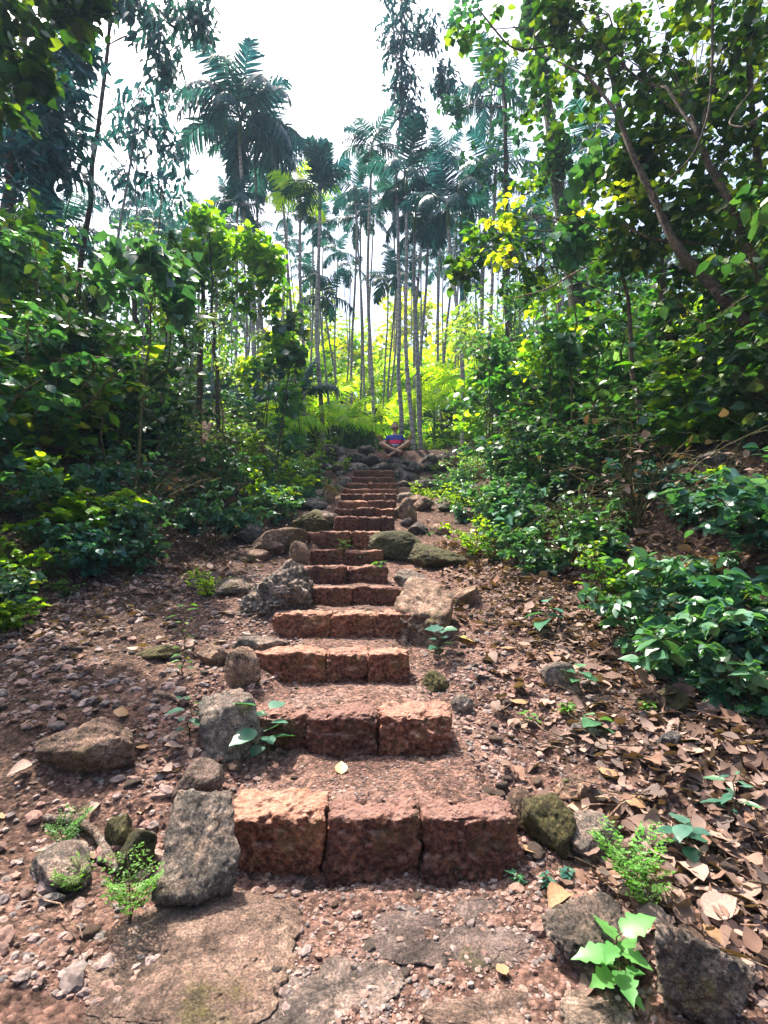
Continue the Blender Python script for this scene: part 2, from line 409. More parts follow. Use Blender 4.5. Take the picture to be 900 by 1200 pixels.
# ------------------------------------------------------------------ ground sheet
def ground():
    def geo(a, b, n): return np.sign(a) * np.geomspace(abs(a), abs(b), n)
    xs = np.concatenate([-np.geomspace(400, 5, 24)[:-1], np.arange(-5, -2.3, .09), np.arange(-2.3, 2.3, .021), np.arange(2.3, 5, .09), np.geomspace(5, 400, 24)])
    ys = np.concatenate([np.linspace(-80, 0, 12), np.arange(.3, 1.3, .1), np.arange(1.3, 4.4, .017), np.arange(4.4, 8, .035), np.arange(8, 16.5, .07), np.geomspace(16.5, 400, 44)])
    X, Y = np.meshgrid(xs, ys); Z = H(X, Y)
    nx, ny = len(xs), len(ys)
    V = np.stack([X, Y, Z], -1).reshape(-1, 3)
    i, j = np.meshgrid(np.arange(nx - 1), np.arange(ny - 1)); a = (j * nx + i).ravel()
    F = np.stack([a, a + 1, a + nx + 1, a + nx], 1)
    mb = MB(); mb.add(V, [F])
    m, nt, b = new_mat('soil'); v = objcoord(nt)
    n1 = noise(nt, v, 3, 6); n2 = noise(nt, v, 30, 8, .75); vo = voro(nt, v, 55); vc = voro(nt, v, 55, 'Color'); n3 = noise(nt, v, 1.1, 4)
    red = ramp(nt, n1, [(.3, (.08, .044, .034)), (.55, (.155, .09, .07)), (.75, (.23, .155, .13))])
    hum = ramp(nt, n1, [(.3, (.035, .021, .015)), (.6, (.085, .052, .038)), (.8, (.145, .095, .072))])
    at = nt.nodes.new('ShaderNodeAttribute'); at.attribute_name = 'path'
    f = math_n(nt, 'ADD', at.outputs['Fac'], math_n(nt, 'MULTIPLY', math_n(nt, 'SUBTRACT', n3, .5), 1.2), True)
    c = mixc(nt, f, hum, red)
    c = mixc(nt, 1, c, ramp(nt, n2, [(.38, (.3, .27, .25)), (.5, (.95, .95, .95)), (.63, (2., 1.85, 1.75))]), 'MULTIPLY')
    bw = nt.nodes.new('ShaderNodeRGBToBW'); nt.links.new(vc, bw.inputs[0])
    c = mixc(nt, 1, c, ramp(nt, bw.outputs[0], [(.25, (.6, .58, .58)), (.75, (1.35, 1.35, 1.35))]), 'MULTIPLY')
    nt.links.new(c, b.inputs['Base Color']); b.inputs['Roughness'].default_value = .95
    b.inputs['Specular IOR Level'].default_value = .2
    hh = math_n(nt, 'SUBTRACT', n2, math_n(nt, 'MULTIPLY', vo, .8))
    bump(nt, b, hh, .9, .02)
    o = mb.build('ground', m); tag(o, kind='structure')
    at = o.data.attributes.new('path', 'FLOAT', 'POINT')
    x, y = V[:, 0], V[:, 1]
    p = sstep(-1.7, -.6, x) * (1 - sstep(.75, 1.3, x)) * (1 - .3 * sstep(6, 9, y))
    at.data.foreach_set('value', p.astype(np.float32))
ground()

# ------------------------------------------------------------------ rocks
_ico = {}
def ico(n):
    if n not in _ico:
        bm = bmesh.new(); bmesh.ops.create_icosphere(bm, subdivisions=n, radius=1)
        _ico[n] = (np.array([v.co[:] for v in bm.verts]), np.array([[v.index for v in f.verts] for f in bm.faces])); bm.free()
    return _ico[n]

def rock_shape(seed, sub=5, facets=9, sharp=1., rough=.10, flat=1., blocky=False):
    r_ = np.random.default_rng(seed)
    V, F = ico(sub); n = norm(r_.normal(size=(facets + 5, 3))); d = r_.uniform(.55, .9, facets + 5)
    if blocky:
        ax = np.array([[1, 0, 0], [-1, 0, 0], [0, 1, 0], [0, -1, 0], [0, 0, 1], [0, 0, -1.]]); ax = norm(ax + r_.normal(0, .16, (6, 3)))
        n = np.concatenate([ax, norm(r_.normal(size=(4, 3)))]); d = np.concatenate([r_.uniform(.56, .66, 6), r_.uniform(.74, .86, 4)])
    o = r_.uniform(0, 50, 3)
    wob = .05 * np.stack([fbm(V[:, 0] * 2 + o[k], V[:, 1] * 2, V[:, 2] * 2 + o[k], 2) for k in range(3)], 1)
    U = norm(V + wob); dots = U @ n.T
    q = np.where(dots > .05, d / np.maximum(dots, .05), 9)
    qs = np.sort(q, axis=1); rr = qs[:, 0] - .035 * np.exp(-(qs[:, 1] - qs[:, 0]) / .035)    # worn edges
    rr = np.minimum(rr, 1.1)
    s_ = min(1., sharp + .15); rr = .8 * (1 - s_) + rr * s_
    P = V * rr[:, None]
    P = P * (1 + rough * .55 * fbm(V[:, 0] * 1.6 + o[0], V[:, 1] * 1.6 + o[1], V[:, 2] * 1.6 + o[2], 3))[:, None]
    rid = 1 - np.abs(fbm(P[:, 0] * 4 + o[0], P[:, 1] * 4 + o[1], P[:, 2] * 4 + o[2], 3))
    P = P * (1 - rough * .35 * np.clip(rid - .55, 0, 1) * 2)[:, None]
    P = P * (1 + rough * .22 * fbm(P[:, 0] * 13 + o[0], P[:, 1] * 13, P[:, 2] * 13 + o[2], 3))[:, None]
    P[:, 2] *= flat
    P -= (P.max(0) + P.min(0)) / 2; P /= (P.max(0) - P.min(0)) / 2
    return P, F

def rock(px, py, w, h, mat, label, name='boulder', depth=.8, seed=None, rz=0., tilt=(0, 0), sink=.18, facets=9, sharp=.8, rough=.12, group=None, cat='rock', at=None, sub=5, blocky=False):
    """boulder whose foot shows at photo pixel px,py; w,h in photo pixels"""
    g = ground_hit(px, py) if at is None else np.array(at, float)
    D = g[1]; W = w / FPX * D / 2; Hh = h / FPX * D
    Hh = Hh / (1 - sink) / 2 if at is None else h / FPX * D / 2
    seed = seed if seed is not None else int(px * 7 + py * 3)
    P, F = rock_shape(seed, sub, facets, sharp, rough, 1., blocky)
    P = P * np.array([W * 1.04, W * depth, Hh])
    mb = MB(); mb.add(P, [F])
    o = mb.build(name, M[mat])
    cz = g[2] + Hh * (1 - 2 * sink) if at is None else g[2]
    o.location = (g[0], g[1] + (W * depth * .75 if at is None else 0), cz)
    o.rotation_euler = (tilt[0], tilt[1], rz)
    return tag(o, label, cat, group)

# ------------------------------------------------------------------ steps of laterite blocks
_cube = {}
def cube_grid(n):
    if n not in _cube:
        bm = bmesh.new(); bmesh.ops.create_cube(bm, size=2)
        bmesh.ops.subdivide_edges(bm, edges=bm.edges[:], cuts=n, use_grid_fill=True)
        _cube[n] = (np.array([v.co[:] for v in bm.verts]), np.array([[v.index for v in f.verts] for f in bm.faces])); bm.free()
    return _cube[n]

def block_mesh(sx, sy, sz, n, seed, rad=.016, amp=.008):
    V, F = cube_grid(n); h = np.array([sx, sy, sz]) / 2
    P = V * h
    r_ = np.random.default_rng(seed); rad = rad * r_.uniform(.8, 1.3)
    inner = np.clip(P, -(h - rad), h - rad); d = P - inner; L = np.linalg.norm(d, axis=1, keepdims=True)
    P = inner + np.where(L > 1e-6, d / np.maximum(L, 1e-6), 0) * np.minimum(L, rad)
    o = r_.uniform(0, 40, 3)
    N_ = norm(P / h ** 1.0)
    w = P + .35 * np.stack([vnoise(P[:, 0] * 4 + o[0], P[:, 1] * 4, P[:, 2] * 4)] * 3, 1) * .05
    dsp = amp * 1.6 * fbm(P[:, 0] * 8 + o[0], P[:, 1] * 8 + o[1], P[:, 2] * 8 + o[2], 3) + amp * 1.1 * fbm(P[:, 0] * 38 + o[0], P[:, 1] * 34 + o[1], P[:, 2] * 34 + o[2], 3)
    edge = np.sort(np.abs(V), axis=1)[:, 1] ** 6      # near a box edge
    chip = -edge * .022 * np.clip(fbm(P[:, 0] * 11 + o[1], P[:, 1] * 11, P[:, 2] * 11 + o[0], 2), 0, 2)
    pit = -np.clip(fbm(P[:, 0] * 22 + o[2], P[:, 1] * 22 + o[1], P[:, 2] * 22, 3) - .12, 0, 1) * .022
    P = P + N_ * (dsp + chip + pit)[:, None]
    P[:, 0] *= 1 + .05 * (P[:, 2] / h[2]) * r_.uniform(-1, 1); P[:, 2] += P[:, 0] / h[0] * r_.uniform(-.006, .006)
    mb = MB(); mb.add(P, [F]); return mb

ORD = ['first', 'second', 'third', 'fourth', 'fifth', 'sixth', 'seventh', 'eighth', 'ninth', 'tenth', 'eleventh', 'twelfth', 'thirteenth', 'fourteenth', 'fifteenth', 'sixteenth']
joints = {0: [380, 492], 1: [361, 442], 2: [381, 431], 3: [387, 440], 4: [366, 413], 5: [405], 6: [402], 7: [412], 8: [420, 446], 9: [415, 440], 10: [430], 11: [425, 450], 12: [436], 13: [430], 14: [440], 15: [436]}
desc = ['lowest and widest laterite step of three large blocks', 'reddish laterite step with crisp block end showing at its right', 'long dark red laterite step above the second', 'dark laterite step between grey boulder and mossy rock',
        'laterite step beside the large left boulder', 'narrow laterite step of two long blocks', 'rounded two-stone step beside a small round rock', 'worn step beside the yellowish mossy slab',
        'low step just above the mossy slabs', 'low dark step of uneven blocks', 'low red step half way up the flight', 'low red step in the upper flight', 'low red step in the upper flight', 'thin red step near the top', 'thin step of the upper flight below the last', 'topmost step under the rubble wall and the seated man']
for k, (Y, pl, pr, pt) in enumerate(ST):
    zt, zb = STOP[k], SB[k]
    root = empty('stone_step', ((SXL[k] + SXR[k]) / 2, Y, zb), '%s, the %s from the bottom' % (desc[k], ORD[k]), 'step', 'laterite steps of the staircase')
    xsb = [SXL[k]] + [world_pt(p, pt, Y)[0] for p in joints[k]] + [SXR[k]]
    old = k >= 5
    n = 52 if k < 2 else 32 if k < 4 else 14 if k < 8 else 9
    for i in range(len(xsb) - 1):
        gap = .007 if k == 0 else .001
        sx = xsb[i + 1] - xsb[i] - gap; dz = random.uniform(-.010, .008); dep = .24
        zbot = zb - .06
        mb = block_mesh(sx, dep, zt - zbot + dz, n, 100 * k + i, rad=.016 + .012 * old, amp=.008 + .004 * old)
        o = mb.build('laterite_block', M['laterite_old' if k in (5, 6, 8, 9, 11) else 'laterite'], root)
        o.location = ((xsb[i] + xsb[i + 1]) / 2 - root.location.x, dep / 2 + random.uniform(-.014, .016), (zt + dz + zbot) / 2 - zb)
        o.rotation_euler = (random.uniform(-.03, .03), random.uniform(-.02, .02), random.uniform(-.045, .045))

# ------------------------------------------------------------------ boulders
B = [
 (220, 1062, 86, 106, 'rock_grey', 'large angular grey boulder standing left of the lowest step', dict(depth=.8, seed=5, sharp=1, sink=.12, blocky=True, tilt=(-.7, .15), rz=.4, rough=.16, sub=6)),
 (228, 948, 54, 44, 'rock_brown', 'brown wedge of rock behind the large grey boulder at lowest step', dict(depth=.9, facets=6)),
 (261, 888, 66, 64, 'rock_grey', 'angular grey rock left of the second step', dict(depth=.8, seed=12, sharp=1, blocky=True, rz=.5, tilt=(-.2, -.15), rough=.16)),
 (281, 808, 42, 44, 'rock_brown', 'rounded brown rock at left end of the third step', dict(sharp=.5)),
 (317, 724, 82, 68, 'rock_grey', 'big grey-brown boulder left of the fourth and fifth steps', dict(depth=1.1, sharp=.8, rough=.3, seed=41, sub=6)),
 (90, 918, 108, 60, 'rock_brown', 'wide brown boulder half buried in the left slope', dict(depth=.6, sharp=.7, rough=.2)),
 (152, 1028, 42, 44, 'rock_moss', 'small mossy rock beside the root left of the grey boulder', dict()),
 (133, 1000, 30, 34, 'rock_moss', 'small mossy stone under the curved root', dict()),
 (55, 1048, 70, 38, 'rock_grey', 'flat grey rock low at the left edge', dict(depth=1)),
 (180, 775, 46, 16, 'rock_moss', 'low mossy stone lying on the left slope', dict(depth=.6)),
 (245, 782, 40, 24, 'rock_brown', 'small brown rock left of the rounded rock', dict()),
 (300, 770, 60, 22, 'rock_grey', 'flat pale rock under the big left boulder', dict(depth=.7)),
 (350, 660, 25, 26, 'rock_brown', 'small round stone at left end of the seventh step', dict(sharp=.3)),
 (366, 624, 56, 30, 'rock_moss', 'yellowish mossy slab left of the eighth step', dict(depth=1.2, sharp=.6)),
 (318, 650, 78, 30, 'rock_brown', 'long sloping grey slab left of the seventh step', dict(depth=1.2, tilt=(0, -.25))),
 (291, 640, 32, 28, 'rock_dark', 'dark round boulder at the edge of left bushes', dict(sharp=.4)),
 (292, 660, 40, 17, 'rock_brown', 'low brown stone above the big left boulder', dict()),
 (266, 700, 60, 22, 'rock_dark', 'low dark stone behind the bright green weeds', dict()),
 (464, 657, 64, 36, 'rock_moss', 'dark mossy boulder right of the seventh step', dict(sharp=.5, depth=.9)),
 (512, 668, 70, 34, 'rock_moss', 'flat bright mossy slab right of the seventh step', dict(depth=1.6, sharp=.7)),
 (500, 758, 72, 66, 'rock_brown', 'long mossy brown rock sloping beside the fourth step', dict(depth=1.9, sharp=.8, seed=33, blocky=True, tilt=(.3, .1), rz=-.15, rough=.25)),
 (482, 694, 40, 26, 'rock_grey', 'grey stone right of the fifth step', dict()),
 (545, 712, 44, 24, 'rock_brown', 'pinkish brown stone in leaf litter right of fourth step', dict()),
 (509, 812, 34, 22, 'rock_moss', 'small mossy stone at right end of the third step', dict()),
 (614, 978, 38, 46, 'rock_brown', 'reddish brown stone touching right end of lowest step', dict(sharp=.6, sink=.1)),
 (650, 1004, 56, 52, 'rock_moss', 'mossy rock right of the lowest step', dict(depth=1, rough=.2)),
 (698, 1014, 62, 44, 'rock_grey', 'pale grey rock beside the mossy rock right of lowest step', dict(depth=1)),
 (658, 808, 36, 28, 'rock_grey', 'round grey stone in leaf litter on right slope', dict(sharp=.4)),
 (543, 840, 25, 20, 'rock_grey', 'small round grey stone right of the second step', dict(sharp=.3)),
 (805, 838, 46, 26, 'rock_moss', 'low mossy stone at the foot of right bushes', dict()),
 (680, 940, 40, 22, 'rock_brown', 'small brown stone above the pale grey rock on the right', dict()),
 (690, 868, 34, 16, 'rock_grey', 'low grey stone amid litter below right seedlings', dict()),
 (790, 880, 26, 18, 'rock_grey', 'small grey stone buried in litter far right', dict()),
 (718, 1160, 104, 50, 'rock_dark', 'dark rock behind the pale green seedling lower right', dict(depth=1.0, seed=9, sink=.3, sharp=.8, rz=.3, rough=.22, sub=6)),
 (838, 1225, 104, 86, 'rock_dark', 'tall dark rock in the lower right corner', dict(depth=.9, seed=17, sink=.1, sharp=.9, blocky=True, rz=-.5, tilt=(-.3, .4), rough=.25, sub=6)),
 (500, 880, 1, 1, None, '', {}),
 (480, 570, 24, 18, 'rock_dark', 'dark round stone right of the thirteenth step', dict(sharp=.4)),
 (500, 580, 34, 20, 'rock_dark', 'wide dark stone right of the twelfth step', dict(sharp=.5)),
 (470, 562, 20, 16, 'rock_dark', 'dark stone right of the topmost steps', dict(sharp=.4)),
 (478, 612, 22, 30, 'rock_brown', 'upright brown stone at right end of the ninth step', dict()),
 (385, 590, 16, 16, 'rock_brown', 'small stone left of the tenth step', dict()),
 (400, 572, 24, 16, 'rock_grey', 'pale stone left of the twelfth step', dict()),
 (525, 600, 30, 20, 'rock_dark', 'dark rock half hidden in weeds right of the tenth step', dict()),
 (548, 612, 26, 18, 'rock_dark', 'dark hollow rock among right weeds', dict()),
 (460, 545, 26, 12, 'rock_brown', 'flat brown stone above the topmost step', dict(depth=1)),
 (425, 547, 34, 12, 'rock_grey', 'flat curved grey stone above the topmost step', dict(depth=1)),
 (858, 560, 60, 36, 'rock_dark', 'dark rock showing through right bushes', dict()),
 (860, 510, 90, 60, 'rock_dark', 'large dark rock outcrop behind right bushes', dict()),
]
for px, py, w, h, mat, lab, kw in B:
    if mat: rock(px, py, w, h, mat, lab, **kw)

def slab(px, py, rx, ry, th, mat, label, seed, tilt=(0, 0), rz=0, lift=.3):
    g = ground_hit(px, py); P, F = rock_shape(seed, 6, 8, .95, .16); P[:, 2] = np.where(P[:, 2] > .3, .3 + (P[:, 2] - .3) * .25, P[:, 2])
    P = P * np.array([rx, ry, th]); mb = MB(); mb.add(P, [F]); o = mb.build('stone_slab', M[mat])
    o.location = (g[0], g[1], g[2] - th * (1 - lift) ); o.rotation_euler = (tilt[0], tilt[1], rz)
    return tag(o, label, 'stone slab')
slab(215, 1135, .37, .29, .10, 'slab_red', 'large sloping brown rock slab lying below the grey boulder', 61, (.10, .08), .3, .95)
slab(392, 1165, .235, .17, .05, 'slab_grey', 'smooth flat grey paving stone at the bottom centre', 62, (.03, 0), .2, .85)
slab(535, 1098, .36, .17, .06, 'slab_red', 'dusty flat red slab in front of the lowest step', 63, (.02, 0), 0, .62)
slab(575, 1190, .19, .08, .05, 'slab_red', 'small reddish slab at the bottom edge right of centre', 64, (0, 0), 0, .8)
slab(715, 1192, .13, .08, .05, 'slab_grey', 'grey slab under the pale green seedling', 66, (0, 0), .1, .8)

# rubble wall at the head of the stairs
def wall_pile(x0, x1, rows, side, group):
    for r_ in range(rows):
        x = x0 + random.uniform(0, .2) + .35 * r_; nk = -1
        while x < x1:
            nk += 1
            if random.random() < (.0, .1, .3)[r_]: x += random.uniform(.2, .5); continue
            w = random.uniform(.24, .66) * (1.1 - .12 * r_); hgt = random.uniform(.26, .38)
            z = float(np.interp(14.4, oY, oZ)) + .02 + r_ * .27 + random.uniform(-.04, .04)
            Y = 14.45 + .16 * r_ + random.uniform(-.06, .06)
            m = random.choice(['rock_dark', 'rock_grey', 'rock_grey', 'rock_brown'])
            P, F = rock_shape(random.randrange(9999), 4, 8, .6, .12)
            mb = MB(); mb.add(P * np.array([w / 2, .25, hgt / 2 + .02]), [F]); o = mb.build('wall_stone', M[m])
            o.location = (x + w / 2, Y, z + .1); o.rotation_euler = (random.uniform(-.2, .2), random.uniform(-.3, .3), random.uniform(-.4, .4))
            c = {'rock_dark': 'dark', 'rock_grey': 'pale grey', 'rock_brown': 'brown'}[m]
            row = ['bottom', 'middle', 'top'][r_]
            tag(o, '%s stone, %s from left in %s row of wall %s man' % (c, ORD[nk], row, side), 'stone', group)
            x += w * .93
wall_pile(-2.6, -.35, 3, 'left of', 'stones of the dry wall left of the seated man')
wall_pile(.55, 2.5, 3, 'right of', 'stones of the dry wall right of the seated man')
# stones beside the upper flight
for i in range(26):
    k = random.randint(8, 15); left = i % 2
    x = (SXL[k] - random.uniform(.12, .7)) if left else (SXR[k] + random.uniform(.12, .8)); y = SY[k] + random.uniform(0, .8)
    w = random.uniform(.18, .42)
    P, F = rock_shape(500 + i, 4, 8, .6, .15); mb = MB(); mb.add(P * np.array([w, w * .8, w * .62]) / 1.6, [F])
    m = random.choice(['rock_dark', 'rock_grey', 'rock_brown']); o = mb.build('edge_stone', M[m])
    o.location = (x, y, float(H(x, y)) + w * .18); o.rotation_euler = (0, 0, random.uniform(0, 6))
    tag(o, '%s stone edging the %s end of the %s step' % ({'rock_dark': 'dark', 'rock_grey': 'grey', 'rock_brown': 'brown'}[m], 'left' if left else 'right', ORD[k]), 'stone', 'stones edging the upper flight')

# medium loose stones, each its own
stone_me = []
for i in range(9):
    P, F = rock_shape(900 + i, 3, 8, .8, .15); mb = MB(); mb.add(P * np.array([1, .8, .55]), [F]); stone_me.append(mb.mesh('loose_stone', M[['rock_grey', 'rock_brown', 'slab_red'][i % 3]]))
for i in range(210):
    if i % 3 == 0: x = rng.uniform(.45, 1.6)
    elif i % 3 == 1: x = rng.uniform(-2.4, -.5)
    else: x = rng.uniform(-.6, .6)
    y = rng.uniform(1.5, 5.0) ** 1
    if abs(x) > .8 * y + .1: continue
    onst = float(stair_mask(x, y)) > .3
    s = rng.uniform(.014, .045) * (.5 if onst else 1)
    if abs(x) < .5 and y < 2: s *= .6
    k = int(rng.integers(9))
    o = link('loose_stone', stone_me[k], None, (x, y, float(H(x, y)) + s * .25), (rng.uniform(-.3, .3), rng.uniform(-.3, .3), rng.uniform(0, 6)), s)
    cc = ['grey', 'brown', 'reddish'][k % 3]
    j = int(np.clip(np.searchsorted(SY, y) - 1, 0, 15))
    where = ('on the tread of the %s step' % ORD[j]) if onst else ('in front of the lowest step' if (y < 2 and abs(x) < .6) else ('right of the %s step' if x > 0 else 'left of the %s step') % ORD[j])
    tag(o, 'loose %s %s stone %s' % ('small' if s < .028 else 'fist sized', cc, where), 'stone', 'loose stones on the path')

# gravel
def gravel():
    mb = MB(); V1, F1 = ico(1); V2, F2 = ico(2)
    def put(n, smin, smax, xf, yf, T):
        x, y = xf(n), yf(n); ok = (np.abs(x) < .8 * y + .1) & (x > xl(y) - .6) & (x < xr(y) + .4)
        x, y = x[ok], y[ok]; n = len(x)
        dens = vnoise(x * 2.2, y * 2.2) + rng.uniform(-1, .9, n); k = dens > -.35; x, y = x[k], y[k]; n = len(x)
        s = smin * (smax / smin) ** (rng.random(n) ** 2.2)
        st = stair_mask(x, y); s = s * (1 - .45 * st)
        z = H(x, y) + s * rng.uniform(-.1, .35, n)
        for v in range(4):
            i = np.arange(n) % 4 == v
            tv, tf = T; r_ = np.random.default_rng(v + len(tv))
            tv = tv * r_.uniform(.72, 1.15, (len(tv), 1)) * np.array([1, .75, .5])
            a = rng.uniform(0, 6.28, i.sum()); m = i.sum()
            nrm = norm(np.stack([rng.normal(0, .25, m), rng.normal(0, .25, m), np.ones(m)], 1))
            X = norm(np.cross(np.stack([np.cos(a), np.sin(a), 0 * a], 1), nrm)); Y = np.cross(nrm, X); S_ = s[i][:, None]
            instances(mb, tv, [tf], np.stack([x[i], y[i], z[i]], 1), X * S_, Y * S_, nrm * S_)
    put(16000, .004, .016, lambda n: rng.normal(-.05, .42, n), lambda n: 1.4 + 3.2 * rng.random(n) ** 1.5, (V1, F1))
    put(15000, .004, .024, lambda n: rng.uniform(-2.6, 2.0, n), lambda n: 1.4 + 4 * rng.random(n) ** 1.3, (V1, F1))
    put(5000, .010, .045, lambda n: rng.uniform(-2.6, -.5, n), lambda n: 1.4 + 3.6 * rng.random(n), (V2, F2))
    put(1500, .010, .034, lambda n: rng.uniform(.4, 1.4, n), lambda n: 1.5 + 3.2 * rng.random(n), (V2, F2))
    put(2500, .010, .030, lambda n: rng.uniform(-1.2, 1.2, n), lambda n: rng.uniform(4, 14, n), (V1, F1))
    o = mb.build('gravel', M['pebble'], None, False); tag(o, kind='stuff')
gravel()

# ------------------------------------------------------------------ leaf templates
PROF = {'ovate': [(0, .03), (.22, .34), (.5, .36), (.78, .2), (1, .01)], 'heart': [(-.06, .12), (.16, .46), (.42, .44), (.74, .2), (1, .01)],
        'lance': [(0, .02), (.25, .14), (.5, .155), (.78, .09), (1, .006)], 'small': [(0, .05), (.4, .3), (1, .02)]}
HI = {'ovate': [(0, .02), (.07, .16), (.18, .30), (.34, .375), (.52, .36), (.70, .26), (.85, .13), (1, .004)], 'heart': [(-.07, .10), (-.02, .32), (.12, .46), (.30, .48), (.5, .40), (.7, .25), (.86, .11), (1, .004)],
      'lance': [(0, .015), (.12, .09), (.3, .15), (.5, .16), (.7, .12), (.86, .06), (1, .004)], 'lobed': [(-.04, .08), (.03, .30), (.16, .36), (.27, .30), (.36, .44), (.46, .36), (.56, .24), (.66, .28), (.80, .13), (1, .004)]}
def leaf_template(kind='ovate', curl=.15, fold=.18):
    prof = HI.get(kind) or PROF[kind.replace('_lo', '')]
    V, F = [], []
    for i, (y, w) in enumerate(prof):
        z = -curl * y * y
        wv = .012 * (-1) ** i if kind in HI else 0
        V += [(-w, y, z + fold * w + wv), (0, y, z), (w, y, z + fold * w - wv)]
    for i in range(len(prof) - 1):
        a = i * 3; F += [(a, a + 1, a + 4, a + 3), (a + 1, a + 2, a + 5, a + 4)]
    return np.array(V, float), [np.array(F)]
LT = {k: leaf_template(k) for k in ('ovate', 'heart', 'lance', 'small', 'lobed', 'ovate_lo', 'heart_lo', 'lance_lo')}
LT['backcurl'] = leaf_template('ovate', -.3, .2)
LT['crumpled'] = leaf_template('ovate', .5, .1); _c = LT['crumpled'][0]; _c[:, 2] += .09 * np.sin(_c[:, 1] * 14 + _c[:, 0] * 6); _c[:, 0] += .03 * np.sin(_c[:, 1] * 17)
LT['broken'] = leaf_template('ovate', .2, .3); _b = LT['broken'][0]; LT['broken'] = (_b[:15].copy(), [LT['broken'][1][0][:8]]); LT['broken'][0][12:15, 1] += np.array([.09, -.05, .04])
LT['curled'] = leaf_template('ovate', .3, .38)
LT['lance_curled'] = leaf_template('lance', .3, .6)

def put_leaves(mb, kind, pos, d, size, r_=rng, upj=.45, wide=1.):
    n = len(pos); d = norm(d)
    up = np.array([0, 0, 1.]) + r_.normal(0, upj, (n, 3))
    Z = norm(up - (up * d).sum(1, keepdims=True) * d); X = np.cross(d, Z)
    s = (np.broadcast_to(size, (n,)) * r_.uniform(.42, 1.28, n))[:, None]
    tv, tf = LT[kind]
    instances(mb, tv, tf, pos, X * s * wide, d * s, Z * s)

# dry leaf litter (stuff) and single fallen leaves
def litter():
    mb = MB()
    def put(n, xf, yf, s0, s1, thr, kind, lift=.012, tread=False):
        y = yf(n); x = xf(n, y); ok = np.abs(x) < .8 * y + .3
        x, y = x[ok], y[ok]
        k = (vnoise(x * 1.6 + 3, y * 1.6) + rng.uniform(-.8, .8, len(x)) > thr) & ((stair_mask(x, y) < .3) | tread); x, y = x[k], y[k]; n = len(x)
        a = rng.uniform(0, 6.28, n); d = np.stack([np.cos(a), np.sin(a), rng.normal(.06, .22, n)], 1)
        pos = np.stack([x, y, H(x, y) + rng.uniform(.0, lift * 2, n)], 1)
        sz = rng.uniform(s0, s1, n) * np.where(rng.random(n) < .35, .5, 1); pick = rng.integers(0, 5, n)
        for q, (kd, wd, uj) in enumerate([(kind, 1., .38), ('crumpled', .8, .7), ('curled', .6, .5), ('backcurl', 1., .4), ('broken', 1.1, .5)]):
            a_ = pick == q; put_leaves(mb, kd, pos[a_] - np.array([0, 0, .006 * (q % 3)]), d[a_], sz[a_], upj=uj, wide=wd)
    # right side, dense
    put(6500, lambda n, y: .55 + .12 * y * 0 + rng.random(n) ** .7 * (xr(y) + .5 - .55), lambda n: 1.5 + 5.2 * rng.random(n) ** 1.2, .045, .105, -.4, 'curled', .025)
    put(2600, lambda n, y: xr(y) - .5 + rng.random(n) * 1.2, lambda n: 1.5 + 3 * rng.random(n), .05, .095, -.9, 'ovate', .03)
    put(1500, lambda n, y: xr(y) - .7 + rng.random(n) * 1.2, lambda n: 1.5 + 5 * rng.random(n), .07, .11, -.6, 'lance_curled', .03)
    put(1500, lambda n, y: .75 + rng.random(n) * 1.4, lambda n: 1.45 + 1.3 * rng.random(n), .055, .10, -.5, 'ovate', .03)
    def ty(n): return SY[rng.integers(0, 12, n)] + .16 + .38 * rng.random(n)
    put(170, lambda n, y: rng.uniform(-.6, .35, n), ty, .018, .045, -.9, 'curled', .008, True)
    put(1300, lambda n, y: xl(y) + .9 - rng.random(n) * 1.6, lambda n: 2.8 + 3 * rng.random(n), .04, .08, -.9, 'curled', .02)
    # left side, upper
    put(3000, lambda n, y: -.75 - rng.random(n) * 2.4, lambda n: 2.1 + 4.6 * rng.random(n), .03, .07, -.15, 'curled', .012)
    put(1800, lambda n, y: xl(y) + 1.0 - rng.random(n) * 1.4, lambda n: 3 + 5 * rng.random(n), .04, .09, -.8, 'ovate', .02)
    put(500, lambda n, y: rng.uniform(-1.2, 1.2, n), lambda n: 5 + 9 * rng.random(n), .05, .1, -.9, 'ovate')
    put(2600, lambda n, y: xr(y) + rng.random(n) * 3, lambda n: 2.4 + 10 * rng.random(n), .06, .11, -.9, 'curled', .02)
    put(2600, lambda n, y: xl(y) - rng.random(n) * 2.5, lambda n: 3 + 10 * rng.random(n), .05, .1, -.9, 'curled', .02)
    o = mb.build('leaf_litter', M['litter']); tag(o, kind='stuff')
litter()
dry_me = []
for i, (k, m) in enumerate([('curled', 'litter'), ('ovate', 'litter'), ('lance_curled', 'litter'), ('curled', 'leaf_fallen_tan')]):
    mb = MB(); tv, tf = leaf_template({'curled': 'ovate', 'ovate': 'ovate', 'lance_curled': 'lance'}[k], [.3, -.2, .3, .2][i], [.5, .3, .8, -.4][i]); mb.add(tv, tf); dry_me.append(mb.mesh('fallen_leaf', M[m]))
for i in range(110):
    left = i % 3 == 0
    y = rng.uniform(1.6, 4.2); x = rng.uniform(-2.0, -.8) if left else rng.uniform(.75, 1.9)
    if abs(x) > .75 * y: continue
    s = rng.uniform(.07, .13) * (.75 if left else 1); k = int(rng.integers(4))
    o = link('fallen_leaf', dry_me[k], None, (x, y, float(H(x, y)) + .025), (rng.uniform(-.3, .3), rng.uniform(-.3, .3), rng.uniform(0, 6)), s)
    j = int(np.clip(np.searchsorted(SY, y) - 1, 0, 15))
    tag(o, '%s %s dry leaf %s the path, %s the %s step' % ('large' if s > .105 else 'small' if s < .08 else 'medium', ['curled', 'flat', 'narrow curled', 'tan curled'][k], 'left of' if left else 'right of', 'close beside' if abs(x) < 1.25 else 'well away from', ORD[j]), 'leaf', 'fallen dry leaves on top of the litter')
